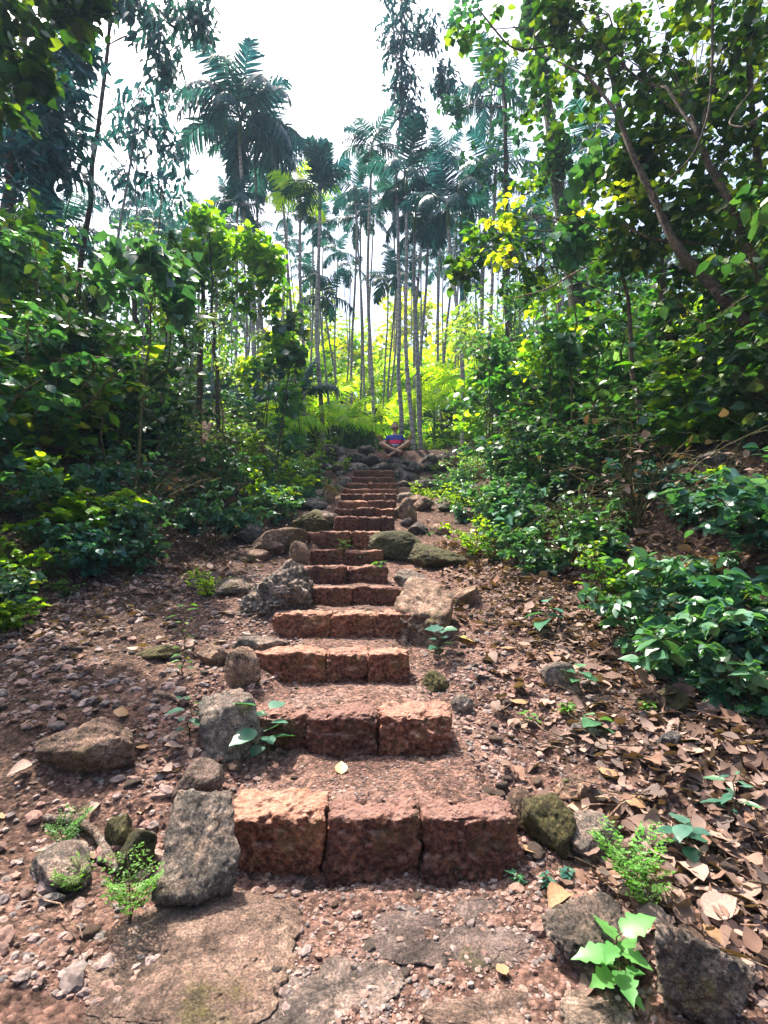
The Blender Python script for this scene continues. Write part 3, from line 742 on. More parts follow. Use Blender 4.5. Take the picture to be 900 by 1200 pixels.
def one_leaf(px, py, s, mat, rz, label, kind='ovate', curl=.1, fold=.15, rx=.0, name='fallen_leaf'):
    g = ground_hit(px, py); mb = MB(); tv, tf = leaf_template(kind, curl, fold); tv = tv - np.array([0, .5, 0]); mb.add(tv, tf)
    t = MB(); tube(mb, [(0, -.5, 0), (0, -.68, .01)], .008, 4)
    o = mb.build(name, M[mat]); o.location = (g[0], g[1], g[2] + .018); o.rotation_euler = (rx, 0, rz); o.scale = (s,) * 3
    tag(o, label, 'leaf')
one_leaf(400, 905, .075, 'leaf_fallen_yellow', 0.1, 'small yellow leaf lying on the lowest tread', rx=.5)
one_leaf(247, 1066, .15, 'leaf_fallen_tan', 1.75, 'large tan leaf lying on the brown slab below the grey boulder', rx=.1)
one_leaf(548, 752, .19, 'leaf_fallen_yellow', 1.3, 'big pale yellow leaf right of the third step', rx=.4)
one_leaf(655, 1062, .11, 'leaf_fallen_tan', 2.2, 'folded brown leaf in front of the mossy rock on the right', fold=.8)
one_leaf(588, 1145, .05, 'leaf_fallen_tan', .3, 'small tan leaf on the dusty red slab')
one_leaf(165, 880, .07, 'leaf_fallen_tan', .8, 'pale tan leaf beside the wide brown boulder')
one_leaf(262, 720, .07, 'leaf_fallen_tan', 1.2, 'pinkish leaf on the red earth below the big left boulder')
one_leaf(640, 985, .05, 'leaf_fallen_yellow', 1.2, 'round yellow leaf in litter above the pale grey rock')
one_leaf(620, 1000, .07, 'leaf_fallen_tan', .4, 'tan leaf beside the reddish stone at the lowest step')
one_leaf(820, 670, .3, 'leaf_fallen_tan', 1.4, 'big curled brown leaf hanging in the right foreground bush', fold=.8)

# twigs and roots
def stick(pts_px, r0, r1, mat, label, name='fallen_twig', cat='twig', group=None, lift=.012):
    P = np.array([ground_hit(*p) for p in pts_px]); P[:, 2] += lift
    t = np.linspace(0, len(P) - 1, len(P) * 4); Q = np.stack([np.interp(t, range(len(P)), P[:, i]) for i in range(3)], 1)
    for _ in range(2): Q[1:-1] = (Q[:-2] + Q[1:-1] * 2 + Q[2:]) / 4
    mb = MB(); tube(mb, Q, np.linspace(r0, r1, len(Q)) * rng.uniform(.85, 1.15, len(Q)), 7); o = mb.build(name, M[mat])
    return tag(o, label, cat, group)
M['bark_pale'] = rock_mat('bark_pale', (.12, .08, .06), (.24, .17, .13), (.34, .26, .2), 0, 9)
stick([(52, 966), (90, 972), (118, 990), (126, 1020), (140, 1030)], .016, .02, 'bark_pale', 'thick curved brown root lying left of the mossy stones', 'tree_root', 'root', lift=.02)
stick([(115, 862), (140, 872), (140, 895), (118, 905)], .02, .014, 'bark_pale', 'pale root hugging the wide brown boulder', 'tree_root', 'root', lift=.05)
stick([(180, 815), (200, 822), (216, 832)], .014, .01, 'bark_pale', 'short pale root on the left slope', 'tree_root', 'root')
for i in range(150):
    y = rng.uniform(1.6, 5.2); x = rng.uniform(.7, 2.0) if i % 5 else rng.uniform(-2.0, -.9)
    L = rng.uniform(.12, .5); a = rng.uniform(-.5, 1.2) + (math.pi if rng.random() < .3 else 0)
    n = 6; t = np.linspace(0, 1, n)
    X = x + L * t * math.cos(a) + rng.normal(0, .012, n); Yy = y - L * t * math.sin(a) + rng.normal(0, .012, n)
    P = np.stack([X, Yy, H(X, Yy, False) + .03 + .03 * rng.random() + rng.normal(0, .006, n)], 1)
    P[:, 2] = np.maximum(P[:, 2], H(X, Yy) + .004)
    mb = MB(); tube(mb, P, np.linspace(rng.uniform(.0025, .006), .0015, n), 5); o = mb.build('fallen_twig', M['bark_dark' if i % 2 else 'bark_pale'])
    j = int(np.clip(np.searchsorted(SY, y) - 1, 0, 15))
    tag(o, '%s %s twig lying in litter %s of the %s step' % ('long' if L > .3 else 'short', 'dark' if i % 2 else 'pale', 'right' if x > 0 else 'left', ORD[j]), 'twig', 'fallen twigs in the litter')

# ------------------------------------------------------------------ small plants
def sprout(px, py, h, n, ls, mat, kind, label, lean=0., w=1.):
    g = ground_hit(px, py); D = g[1]; hh = h / FPX * D
    root = empty('seedling', g, label, 'small plant')
    st = MB(); P = curve_pts((0, 0, -.01), (lean * hh, -.1 * hh, hh * .85), 6, 0, .04); tube(st, P, np.linspace(.004, .002, 6), 5)
    lf = MB(); t = np.linspace(.3, 1, n); a = np.arange(n) * 2.4 + rng.uniform(0, 6)
    pos = np.stack([np.interp(t, np.linspace(0, 1, 6), P[:, i]) for i in range(3)], 1)
    d = np.stack([np.cos(a), np.sin(a), .35 * t * rng.uniform(-.3, 1.5, n) - .1], 1)
    e = pos + norm(d) * hh * .12
    for i in range(n): tube(st, [pos[i], e[i]], .0015, 4, False)
    put_leaves(lf, kind, e, d, ls / FPX * D, upj=.25, wide=w)
    st.build('stem', M['stem'], root); lf.build('foliage', M[mat], root)
def fern(px, py, h, n, mat, label, lean=0.):
    g = ground_hit(px, py); D = g[1]; hh = h / FPX * D
    root = empty('fern', g, label, 'fern')
    st, lf = MB(), MB()
    for i in range(n):
        a = i * 6.28 / n + rng.uniform(-.3, .3); L = hh * rng.uniform(.8, 1.25); m = 11
        t = np.linspace(0, 1, m); out = L * .42 * t ** 1.3; up = L * (1.35 * t - .5 * t * t)
        P = np.stack([np.cos(a) * out + lean * hh * t, np.sin(a) * out, up], 1); tube(st, P, np.linspace(.0018, .0007, m), 4, False)
        T = norm(np.gradient(P, axis=0)); side = norm(np.cross(T, [0, 0, 1.]))
        for sg in (-1, 1):
            for q in range(2, m):
                pl = L * .42 * math.sin(math.pi * (.2 + .72 * q / m)) * rng.uniform(.8, 1.15)
                dd = norm((side[q] * sg + T[q] * .7)[None])[0] + rng.normal(0, .1, 3)
                s_ = np.linspace(.2, 1, 5); pos = P[q] + dd * pl * s_[:, None]
                tube(st, [P[q], P[q] + dd * pl], .0006, 3, False)
                for s2 in (-1, 0, 1):
                    if s2 == 0: pos2, d3, ss = pos[-1:], dd[None], .22
                    else: pos2, d3, ss = pos, np.cross(dd, [0, 0, 1.]) * s2 + dd * .8 + rng.normal(0, .2, (5, 3)), .22
                    put_leaves(lf, 'small', pos2, d3, pl * ss, upj=.35, wide=.9)
    st.build('stem', M['stem'], root); lf.build('foliage', M[mat], root)
sprout(314, 886, 62, 11, 26, 'leaf_teal', 'ovate', 'young teal green plant growing at left end of the second step', -.1)
sprout(222, 868, 50, 9, 20, 'leaf_teal', 'ovate', 'small bluish green seedling on left slope above the grey boulder')
fern(152, 1085, 58, 5, 'fern', 'bright green fern between the brown slab and the grey boulder')
fern(75, 1000, 42, 4, 'fern', 'pale feathery fern under the curved root')
fern(88, 1052, 32, 5, 'fern', 'small yellow green fern at lower left', -.3)
fern(742, 1055, 60, 5, 'fern', 'bright lime green fern right of the pale grey rock')
fern(757, 1078, 50, 4, 'fern', 'small lime fern just below the larger one on the right')
sprout(722, 1168, 74, 12, 36, 'seedling', 'lobed', 'pale green broad leaved seedling in front of the dark rock', 0, .8)
sprout(470, 1012, 26, 6, 15, 'leaf_bright', 'ovate', 'tiny bright seedling at foot of the lowest step')
sprout(805, 1000, 38, 7, 34, 'leaf_teal', 'ovate', 'bluish seedling in the litter at right edge')
sprout(862, 968, 60, 12, 26, 'leaf_teal', 'lance', 'pale wispy seedling at the far right litter')
sprout(700, 858, 22, 6, 24, 'leaf_teal', 'ovate', 'small seedling right of the second step')
sprout(678, 812, 30, 6, 28, 'leaf_teal', 'ovate', 'seedling with drooping leaves behind the round grey stone')
sprout(515, 768, 40, 10, 20, 'leaf_teal', 'ovate', 'low bluish plant at the foot of the mossy brown rock')
sprout(640, 742, 40, 6, 34, 'leaf_teal', 'ovate', 'seedling with two large leaves on right slope', 0, .8)
sprout(345, 647, 24, 9, 14, 'leaf_bright', 'heart', 'small yellow green plant beside the long grey slab')
sprout(420, 662, 14, 8, 12, 'leaf_mid', 'lance', 'tuft of narrow leaves on the sixth step')
sprout(340, 700, 14, 8, 9, 'leaf_bright', 'small', 'tiny weed on the big left boulder')
sprout(402, 650, 16, 8, 10, 'leaf_mid', 'ovate', 'small weed growing on the seventh step')
sprout(216, 760, 60, 12, 12, 'leaf_mid', 'small', 'thin weed on the left red slope')
sprout(215, 792, 34, 10, 12, 'leaf_mid', 'small', 'low weed below the thin one on the left slope')
sprout(620, 848, 16, 10, 10, 'fern', 'small', 'tiny pale weed in gravel right of second step')
for i, (px, py) in enumerate([(535, 1030), (605, 1040), (640, 1042), (665, 1035), (672, 930), (665, 838), (760, 838), (443, 672)]):
    sprout(px, py, 14, 16, 10, ['leaf_teal', 'leaf_teal', 'leaf_teal', 'leaf_teal', 'fern', 'fern', 'fern', 'leaf_mid'][i], 'small', 'low %s %s' % (['dark weed at the foot of the lowest step', 'blue green weed right of the lowest step', 'blue green weed before the mossy rock', 'weed beside the folded brown leaf', 'pale weed above the pale grey rock', 'lime weed beside the round grey stone', 'lime weed under right bushes', 'weed beside the mossy boulder'][i], 'sprig'))

# ------------------------------------------------------------------ shrubs
def shrub_parts(seed, h, spread, nst, ntw, nlf, kind, ls, droop=.2, tl=.35, wide=1., bend=.25):
    r_ = np.random.default_rng(seed); st, lf = MB(), MB()
    for i in range(nst):
        a = r_.uniform(0, 6.28); tilt = r_.uniform(.05, 1.) * spread; L = h * r_.uniform(.65, 1.1)
        end = np.array([math.cos(a) * tilt, math.sin(a) * tilt, L])
        t = np.linspace(0, 1, 7)[:, None]
        P = np.array([math.cos(a), math.sin(a), 0]) * .06 * h * r_.random() + end * t
        P[:, :2] += np.array([math.cos(a), math.sin(a)]) * (bend * h * t ** 2.5)
        P[:, 2] -= (bend * .5 * h * t[:, 0] ** 3)
        P[1:] += r_.normal(0, .02 * h, (6, 3))
        tube(st, P, np.linspace(.011, .004, 7) * h ** .5, 5, False)
        for j in range(ntw):
            q = r_.uniform(.12, 1); b = np.array([np.interp(q, t[:, 0], P[:, k]) for k in range(3)])
            a2 = r_.uniform(0, 6.28); d = norm(np.array([[math.cos(a2), math.sin(a2), r_.uniform(-.3, .9)]]))[0]
            tlen = tl * h * r_.uniform(.5, 1.1); e = b + d * tlen + np.array([0, 0, -droop * tlen])
            Q = curve_pts(b, e, 4, .08); tube(st, Q, np.linspace(.004, .0018, 4) * h ** .5, 4, False)
            s = r_.uniform(.25, 1.05, nlf); pos = b + (e - b) * s[:, None] + np.array([0, 0, .3 * .08]) * tlen
            a3 = r_.uniform(0, 6.28, nlf)
            dd = d * .6 + np.stack([np.cos(a3), np.sin(a3), r_.normal(-droop * 1.5, .35, nlf)], 1)
            put_leaves(lf, kind, pos, dd, ls, r_, .6, wide)
    return st, lf
SH = {}
def mk_shrub(key, mat, **kw):
    st, lf = shrub_parts(**kw); SH[key] = (st.mesh('stems', M['stem']), lf.mesh('foliage', M[mat]))
mk_shrub('dark1', 'leaf_dark', seed=1, h=1.5, spread=.65, nst=11, ntw=13, nlf=15, kind='ovate', ls=0.102)
mk_shrub('dark2', 'leaf_dark', seed=2, h=1.5, spread=.8, nst=10, ntw=12, nlf=12, kind='heart', ls=0.128)
mk_shrub('teal1', 'leaf_teal', seed=3, h=1.2, spread=.7, nst=9, ntw=11, nlf=11, kind='ovate', ls=0.119)
mk_shrub('teal2', 'leaf_teal', seed=4, h=1.0, spread=.7, nst=9, ntw=9, nlf=9, kind='heart', ls=0.145, droop=.3)
mk_shrub('mid1', 'leaf_mid', seed=5, h=1.3, spread=.6, nst=9, ntw=11, nlf=11, kind='ovate', ls=0.111)
mk_shrub('mid2', 'leaf_mid', seed=6, h=1.4, spread=.6, nst=8, ntw=10, nlf=12, kind='lance', ls=0.170)
mk_shrub('bright', 'leaf_bright', seed=7, h=1.0, spread=.6, nst=7, ntw=9, nlf=11, kind='heart', ls=0.102)
mk_shrub('dry', 'litter', seed=15, h=1.2, spread=.9, nst=16, ntw=6, nlf=1, kind='ovate', ls=.08, bend=.4)
mk_shrub('pale', 'leaf_pale', seed=16, h=1.0, spread=.7, nst=9, ntw=9, nlf=8, kind='ovate', ls=.10)
mk_shrub('weeds', 'leaf_mid', seed=8, h=.6, spread=.5, nst=12, ntw=7, nlf=9, kind='small', ls=0.055)
mk_shrub('weeds_bright', 'leaf_bright', seed=9, h=.6, spread=.5, nst=12, ntw=7, nlf=9, kind='ovate', ls=0.051)
mk_shrub('twiggy', 'leaf_dark', seed=10, h=1.4, spread=.5, nst=14, ntw=9, nlf=8, kind='small', ls=0.085)
mk_shrub('lance_teal', 'leaf_teal', seed=12, h=1.1, spread=.7, nst=8, ntw=8, nlf=9, kind='lance', ls=0.204, droop=.45, wide=1.5)
SDESC = {'dry': 'leafless dry bush of brown stems', 'pale': 'pale dusty green bush', 'dark1': 'dark dense bush with oval leaves', 'dark2': 'dark bush with heart shaped leaves', 'teal1': 'glossy blue green bush', 'teal2': 'low bush with broad blue green leaves', 'mid1': 'mid green leafy bush',
         'mid2': 'green bush with long narrow leaves', 'bright': 'sunlit yellow green bush', 'weeds': 'low small leaved green weed', 'weeds_bright': 'low bright yellow green weed', 'twiggy': 'dark twiggy bush with tiny leaves', 'lance_teal': 'drooping bush with long blue green leaves'}
def shrub(key, x, y, s, where, group, z=None, rz=None, lab=None, name='bush'):
    root = empty(name, (x, y, (float(H(x, y, False)) if z is None else z) - .04), lab or (SDESC[key] + ' ' + where), 'bush', group, rng.uniform(0, 6.28) if rz is None else rz)
    root.scale = (s * rng.uniform(.9, 1.15), s * rng.uniform(.9, 1.15), s)
    link('stems', SH[key][0], root); link('foliage', SH[key][1], root)
    return root
def near_step(y):
    return ORD[int(np.clip(np.searchsorted(SY, y) - 1, 0, 15))]
def bank(side):
    y = 3.4 if side < 0 else 2.4
    while y < 16:
        edge = xl(y) if side < 0 else xr(y)
        off = .15
        lim = .78 * y + 1.0 - abs(edge)
        row = 0
        while off < max(lim, 1.2) and off < 9:
            if y > 8.5 and .5 < off < 1.9: off += .5; row = 2; continue
            x = edge + side * (off + rng.uniform(-.15, .15)); yy = y + rng.uniform(-.25, .25)
            if row == 0: key = rng.choice(['teal2', 'weeds', 'teal1', 'weeds_bright', 'mid1', 'twiggy'] if side > 0 else ['teal2', 'teal1', 'weeds', 'mid1', 'dark2']); s = rng.uniform(.45, .75)
            elif row == 1: key = rng.choice(['dark1', 'teal1', 'mid1', 'twiggy', 'pale', 'mid2', 'dry']); s = rng.uniform(.75, 1.05)
            else: key = rng.choice(['dark1', 'mid2', 'teal1', 'mid1', 'mid2', 'dark1', 'twiggy', 'pale', 'bright'] if side > 0 else ['dark1', 'dark2', 'teal1', 'mid2', 'mid1', 'twiggy', 'pale']); s = rng.uniform(1.0, 1.45) + .06 * min(off, 4)
            s *= float(np.interp(yy, [5.2, 8.5, 16], [1, .58, .45]) if side < 0 else np.interp(yy, [7.5, 11, 16], [1, .62, .5])) * (1 + .12 * max(0, off - 1.5) * (y > 8))
            if side > 0 and y < 4: s *= .75
            if side < 0 and y < 5: s *= .75
            where = '%s %s of the %s step' % (['at path edge', 'in second row', 'deep in thicket'][min(row, 2)], 'left' if side < 0 else 'right', near_step(yy))
            shrub(key, x, yy, s, where, 'bushes on the %s bank' % ('left' if side < 0 else 'right'))
            off += (.5 + .34 * min(row, 3)) * (1 + .05 * y); row += 1
        y += .62 + .045 * y
bank(-1); bank(1)
for i in range(150):
    side = -1 if i % 2 else 1
    y = rng.uniform(3.0 if side < 0 else 2.6, 12); off = rng.uniform(-.15, 1.3); x = (xl(y) if side < 0 else xr(y)) + side * off
    key = rng.choice(['weeds', 'teal2', 'weeds_bright', 'teal1', 'lance_teal', 'weeds', 'dry', 'pale'])
    shrub(key, x, y, rng.uniform(.28, .5), 'low %s of the %s step' % ('left' if side < 0 else 'right', near_step(y)), 'low plants along the path edges', name='low_plant')
for i in range(60):
    side = -1 if i % 2 else 1
    y = rng.uniform(8.5, 14.2); x = (xl(y) if side < 0 else xr(y)) + side * rng.uniform(.1, 2.2)
    shrub(rng.choice(['weeds_bright', 'bright', 'weeds', 'dry', 'pale', 'pale']), x, y, rng.uniform(.35, .75), 'in the open patch %s of the %s step' % ('left' if side < 0 else 'right', near_step(y)), 'light growth beside the upper flight', name='low_plant')
# particular shrubs
def shrub_px(key, px, py, s, lab, dY=0.):
    g = ground_hit(px, py); return shrub(key, g[0], g[1] + dY, s, '', None, lab=lab)
shrub_px('weeds_bright', 245, 700, .42, 'bright green weeds on the mound left of the fourth step')
shrub_px('bright', 100, 640, .85, 'sunlit yellow green leafy bush on the left bank front')
shrub_px('bright', 20, 690, .5, 'yellow green plant at the far left edge')
shrub_px('bright', 10, 740, .4, 'low broad leaved plant at the left edge by dry leaves')
shrub_px('teal2', 95, 668, .42, 'blue green seedling with drooping leaves at the left path edge')
shrub_px('bright', 320, 600, .7, 'yellow green vine-like bush above the dark round boulder')
shrub_px('bright', 300, 560, .8, 'yellow green bush below the dry fronds on the left')
shrub_px('weeds_bright', 540, 600, .9, 'sunlit weeds right of the upper steps')
shrub_px('weeds_bright', 560, 650, .8, 'light green weeds beside the mossy slab')
shrub_px('weeds', 590, 660, 1.0, 'small leaved weeds right of the mossy slab')
shrub_px('weeds', 575, 625, .9, 'weeds between the hollow rock and right bushes')
shrub_px('weeds_bright', 500, 590, .8, 'leafy weeds overhanging the right side of the upper flight')
shrub_px('lance_teal', 850, 805, .55, 'foreground bush with long blue green leaves above leaf litter')
shrub_px('lance_teal', 905, 740, .6, 'foreground bush with large drooping leaves at the right edge')
shrub_px('lance_teal', 770, 720, .5, 'bush with long blue green leaves behind the yellow flower')
shrub_px('teal2', 900, 800, .45, 'broad leaved plant at the lower right edge of the thicket')
shrub_px('bright', 860, 610, .5, 'yellow green shoots on the right bank')

# ------------------------------------------------------------------ trees
def tree(name, label, base, top, r, clumps, mat, kind='ovate', ls=.15, tw=26, nl=9, bark='bark_dark', group=None, droop=.25, cat='tree', branch_from=.35, twr=1., clumpmats=None):
    """trunk from base to top, limbs to every foliage clump (centre, radius)"""
    base, top = np.asarray(base, float), np.asarray(top, float)
    if base[1] > 9 and kind != 'small': kind += '_lo'
    root = empty(name, base, label, cat, group)
    tr, lf = MB(), MB(); n = 14
    P = curve_pts((0, 0, -.2), top - base, n, 0, .004); tube(tr, P, np.linspace(r, r * .35, n), 9)
    for c, rad in clumps:
        c = np.asarray(c, float) - base; rad = np.broadcast_to(np.asarray(rad, float), (3,))
        dist = np.linalg.norm(P - (c - np.array([0, 0, rad[2] * .6])), axis=1); lo = int(n * branch_from); i = lo + int(np.argmin(dist[lo:])); i = max(lo, i - 1)
        L = np.linalg.norm(c - P[i]); Q = curve_pts(P[i], c, 7, .06, .03); rb = max(.008, r * .24 * min(1, L / 3))
        tube(tr, Q, np.linspace(rb, rb * .3, 7), 6, False)
        m = int(tw * twr)
        u = norm(rng.normal(size=(m, 3))) * (rng.random((m, 1)) ** .45) * rad
        for k in range(m):
            q = rng.integers(2, 7); b = Q[q]; e = c + u[k]
            if k % 2 == 0: tube(tr, curve_pts(b, e, 4, .05, .02), np.linspace(rb * .25, .003, 4) + .001, 4, False)
            d0 = norm((e - c + rng.normal(0, .3, 3))[None])[0]; tl = .32 * rad.mean()
            s = rng.uniform(-.5, 1, nl); pos = e + d0 * tl * s[:, None] + np.array([0, 0, -droop * tl]) * (s[:, None] ** 2) + rng.normal(0, ls * .45, (nl, 3))
            a = rng.uniform(0, 6.28, nl); dd = d0 * .5 + np.stack([np.cos(a), np.sin(a), rng.normal(-droop * 1.4, .35, nl)], 1)
            put_leaves(lf, kind, pos, dd, ls, rng, .42)
    tr.build('trunk', M[bark], root); lf.build('crown', M[mat], root)
    return root
def C(px, py, Y, rpx, rz=None):
    w = rpx / FPX * Y; return (world_pt(px, py, Y), (w, w, w if rz is None else rz / FPX * Y))
def gpt(px, Y):
    x = (px - 450) / FPX * Y; return np.array([x, Y, float(H(x, Y, False))])

# --- right overhanging canopy
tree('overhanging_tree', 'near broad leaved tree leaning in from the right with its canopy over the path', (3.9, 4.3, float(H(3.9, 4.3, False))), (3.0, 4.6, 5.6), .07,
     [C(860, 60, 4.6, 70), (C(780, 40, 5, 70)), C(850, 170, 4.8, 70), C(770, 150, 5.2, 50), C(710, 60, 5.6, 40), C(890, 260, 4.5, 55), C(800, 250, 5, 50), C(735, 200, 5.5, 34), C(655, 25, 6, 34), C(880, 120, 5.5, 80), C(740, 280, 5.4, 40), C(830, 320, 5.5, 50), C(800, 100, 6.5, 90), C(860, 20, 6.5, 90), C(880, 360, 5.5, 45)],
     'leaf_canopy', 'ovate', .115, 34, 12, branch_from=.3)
tree('overhanging_tree', 'slender tree behind the canopy with yellow green leaves hanging over the right path side', gpt(820, 7.5), world_pt(700, 20, 7), .09,
     [C(650, 110, 6.8, 45), C(600, 60, 7, 45), C(690, 160, 6.8, 50), C(640, 200, 7, 45), C(700, 260, 7, 50), C(600, 270, 7, 38), C(560, 290, 7.2, 30), C(650, 300, 7, 36), C(610, 330, 7, 25), C(560, 40, 7.5, 35, 30), C(540, 320, 7.2, 18), C(720, 330, 7, 40)],
     'leaf_canopy_light', 'ovate', .13, 11, 9, branch_from=.4)
tree('overhanging_tree', 'leaning sapling with translucent yellow leaves in front of the right canopy', gpt(760, 5.6), world_pt(720, 210, 5.6), .035,
     [C(718, 245, 5.4, 30), C(595, 250, 5.4, 22), C(585, 300, 5.4, 14), C(740, 225, 5.2, 20)], 'leaf_yellow', 'ovate', .085, 8, 7, branch_from=.5)
# --- upper-left near branches
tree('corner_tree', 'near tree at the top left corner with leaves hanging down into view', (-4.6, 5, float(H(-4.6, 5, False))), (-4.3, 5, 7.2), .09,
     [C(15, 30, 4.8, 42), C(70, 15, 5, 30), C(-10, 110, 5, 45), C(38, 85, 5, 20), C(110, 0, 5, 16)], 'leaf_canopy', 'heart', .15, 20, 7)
tree('corner_tree', 'dark feathery tree filling the upper left edge', gpt(-20, 8), world_pt(30, 0, 8), .15,
     [C(30, 110, 8, 48), C(70, 140, 8, 36), C(50, 190, 8, 40), C(20, 260, 7.6, 50), C(90, 60, 8, 26), C(10, 180, 8, 50), C(75, 90, 9, 30)], 'frond', 'lance', .24, 34, 9)
tree('tall_tree', 'tall tree with ragged hanging strands of leaves at the top left of the sky', gpt(60, 10), world_pt(150, -120, 10), .07,
     [C(185, 40, 10, 24, 40), C(170, 0, 10, 30, 25), C(215, 5, 10, 28, 22), C(195, 80, 10, 10, 18), C(235, 25, 10, 10, 12), C(140, 0, 10, 20, 14)], 'frond', 'lance', .3, 22, 7, droop=1.)
tree('tall_tree', 'slim leaning tree with pale trunk and ragged leaf clusters left of the sky gap', gpt(100, 11), world_pt(166, 105, 11), .05,
     [C(150, 120, 11, 18, 22), C(178, 125, 11, 14, 30), C(160, 160, 11, 20, 22), C(195, 165, 11, 20, 26), C(140, 205, 11, 16, 24), C(180, 210, 11, 22, 22), C(205, 190, 11.5, 18, 34)], 'frond', 'lance', .26, 14, 7, bark='trunk_palm_grey', droop=.9)
tree('tall_tree', 'slim companion of the leaning pale tree with sparse leaves', gpt(165, 12), world_pt(158, 150, 12), .04, [C(200, 120, 12, 14, 20), C(140, 150, 12, 12, 18), C(215, 235, 12, 22, 20)], 'frond', 'lance', .24, 12, 7, bark='trunk_palm_grey', droop=.9)
# --- left middle trees
tree('broadleaf_tree', 'leafy tree with sunlit yellow green top left of the palms', gpt(228, 11), world_pt(240, 270, 11), .085,
     [C(250, 285, 11, 34), C(290, 300, 11, 32), C(215, 315, 11, 36), C(260, 335, 11, 40), C(310, 340, 11, 30), C(200, 360, 11, 28)], 'leaf_mid', 'ovate', .17, 28, 8)
tree('broadleaf_tree', 'sunlit yellow green crown in front of the left middle tree', gpt(255, 10.3), world_pt(245, 270, 10.3), .05, [C(238, 262, 10.3, 18), C(262, 285, 10.2, 26), C(300, 290, 10.2, 22), C(225, 300, 10.3, 16), C(318, 310, 10.3, 16)], 'leaf_bright', 'ovate', .19, 26, 7)
tree('broadleaf_tree', 'dark green tree over the left bank', gpt(60, 8.5), world_pt(70, 300, 8.5), .1,
     [C(20, 350, 8, 45), C(75, 370, 8.5, 42), C(40, 420, 7.5, 48), C(130, 400, 9, 36), C(10, 300, 8, 36), C(110, 345, 9, 24)], 'leaf_dark', 'ovate', .15, 30, 9)
tree('broadleaf_tree', 'light green tree at the left edge under the dark fronds', gpt(-30, 6.5), world_pt(0, 330, 6.5), .07, [C(10, 300, 6.5, 40), C(40, 330, 6.5, 34), C(10, 380, 6.2, 30), C(30, 260, 7, 26)], 'leaf_mid', 'lance', .2, 26, 8)
tree('broadleaf_tree', 'blue green tree behind the left bank bushes', gpt(170, 12), world_pt(150, 290, 12), .1,
     [C(120, 300, 13, 30), C(170, 310, 13, 32), C(140, 350, 12, 36), C(100, 420, 10, 30)], 'leaf_teal', 'ovate', .17, 24, 8)
# --- middle right trees
tree('broadleaf_tree', 'arching light green tree over the right bank', gpt(740, 8.2), world_pt(700, 350, 8.2), .07,
     [C(640, 420, 8, 36), C(690, 390, 8, 36), C(740, 400, 8, 40), C(660, 470, 7.6, 30), C(590, 450, 8.6, 20), C(780, 360, 7.5, 38), C(720, 450, 7.3, 36)], 'leaf_mid', 'ovate', .14, 26, 8)
tree('broadleaf_tree', 'dark tree behind the diagonal trunk on the right', gpt(860, 7), world_pt(850, 300, 7), .12,
     [C(840, 400, 7, 50), C(890, 440, 6.5, 45), C(800, 440, 7, 45), C(860, 340, 7.5, 50), C(900, 350, 7, 45), C(830, 260, 8.5, 35)], 'leaf_dark', 'ovate', .15, 28, 8)
tree('broadleaf_tree', 'blue green tree with trailing leaves left of the vine-clad trunk', gpt(600, 14), world_pt(590, 60, 14), .12,
     [C(580, 80, 14, 30), C(600, 150, 14, 32), C(560, 200, 14, 28), C(620, 220, 14, 30), C(590, 280, 14, 30), C(640, 90, 13, 36), C(660, 180, 13, 34), C(650, 270, 13, 34), C(550, 270, 15, 24), C(530, 130, 15, 16), C(545, 20, 14, 26)], 'leaf_teal', 'ovate', .2, 17, 7)
tree('vine_clad_tree', 'thick dark vine-clad trunk leaning left on the right side', gpt(700, 10.5), world_pt(615, -60, 10.5), .2,
     [C(668, 260, 10.3, 14, 40), C(650, 180, 10.3, 14, 40), C(632, 90, 10.3, 14, 40), C(622, 20, 10.3, 14, 30), C(690, 350, 10.4, 14, 40)], 'leaf_dark', 'heart', .18, 26, 7, bark='bark_vine', branch_from=.1)
tree('broadleaf_tree', 'tall ivy-like column of leaves on a trunk behind the seated man', gpt(470, 16), world_pt(470, -40, 16), .075,
     [C(468, 0, 16, 24, 34), C(462, 50, 16, 20, 34), C(473, 95, 16, 20, 34), C(480, 140, 16, 18, 34), C(500, 40, 16.5, 18, 24), C(520, 90, 16.5, 14, 22)], 'frond', 'lance', .28, 46, 9, bark='trunk_palm_grey', droop=.9, branch_from=.5)
# saplings: thin visible stems among the bushes of both banks
for i in range(34):
    sd_ = -1 if i % 2 else 1; Y = rng.uniform(5.2, 14); e = (xl(Y) if sd_ < 0 else xr(Y)) + sd_ * rng.uniform(.3, 3.0)
    if abs(e) > .78 * Y: e = sd_ * .7 * Y
    b = np.array([e, Y, float(H(e, Y, False))]); hgt = rng.uniform(1.8, 4.2); tp = b + np.array([rng.uniform(-.5, .5), rng.uniform(-.3, .3), hgt])
    cl = [(b + (tp - b) * q + rng.normal(0, .22, 3), (rng.uniform(.18, .36),) * 3) for q in rng.uniform(.5, 1.05, 4)]
    mk = str(rng.choice(['leaf_mid', 'leaf_teal', 'leaf_pale', 'leaf_bright', 'leaf_dark'])); ml = {'leaf_mid': 'green', 'leaf_teal': 'blue green', 'leaf_pale': 'pale dusty', 'leaf_bright': 'yellow green', 'leaf_dark': 'dark'}[mk]
    kd = str(rng.choice(['ovate', 'lance', 'small', 'heart']))
    tree('sapling', 'thin stemmed sapling with %s %s leaves %s of the %s step' % (ml, {'ovate': 'oval', 'lance': 'narrow', 'small': 'tiny', 'heart': 'broad'}[kd], 'left' if sd_ < 0 else 'right', near_step(Y)), b, tp, .018, cl, mk, kd, {'ovate': .12, 'lance': .2, 'small': .09, 'heart': .17}[kd], 9, 8, bark='stem', group='saplings on the banks')
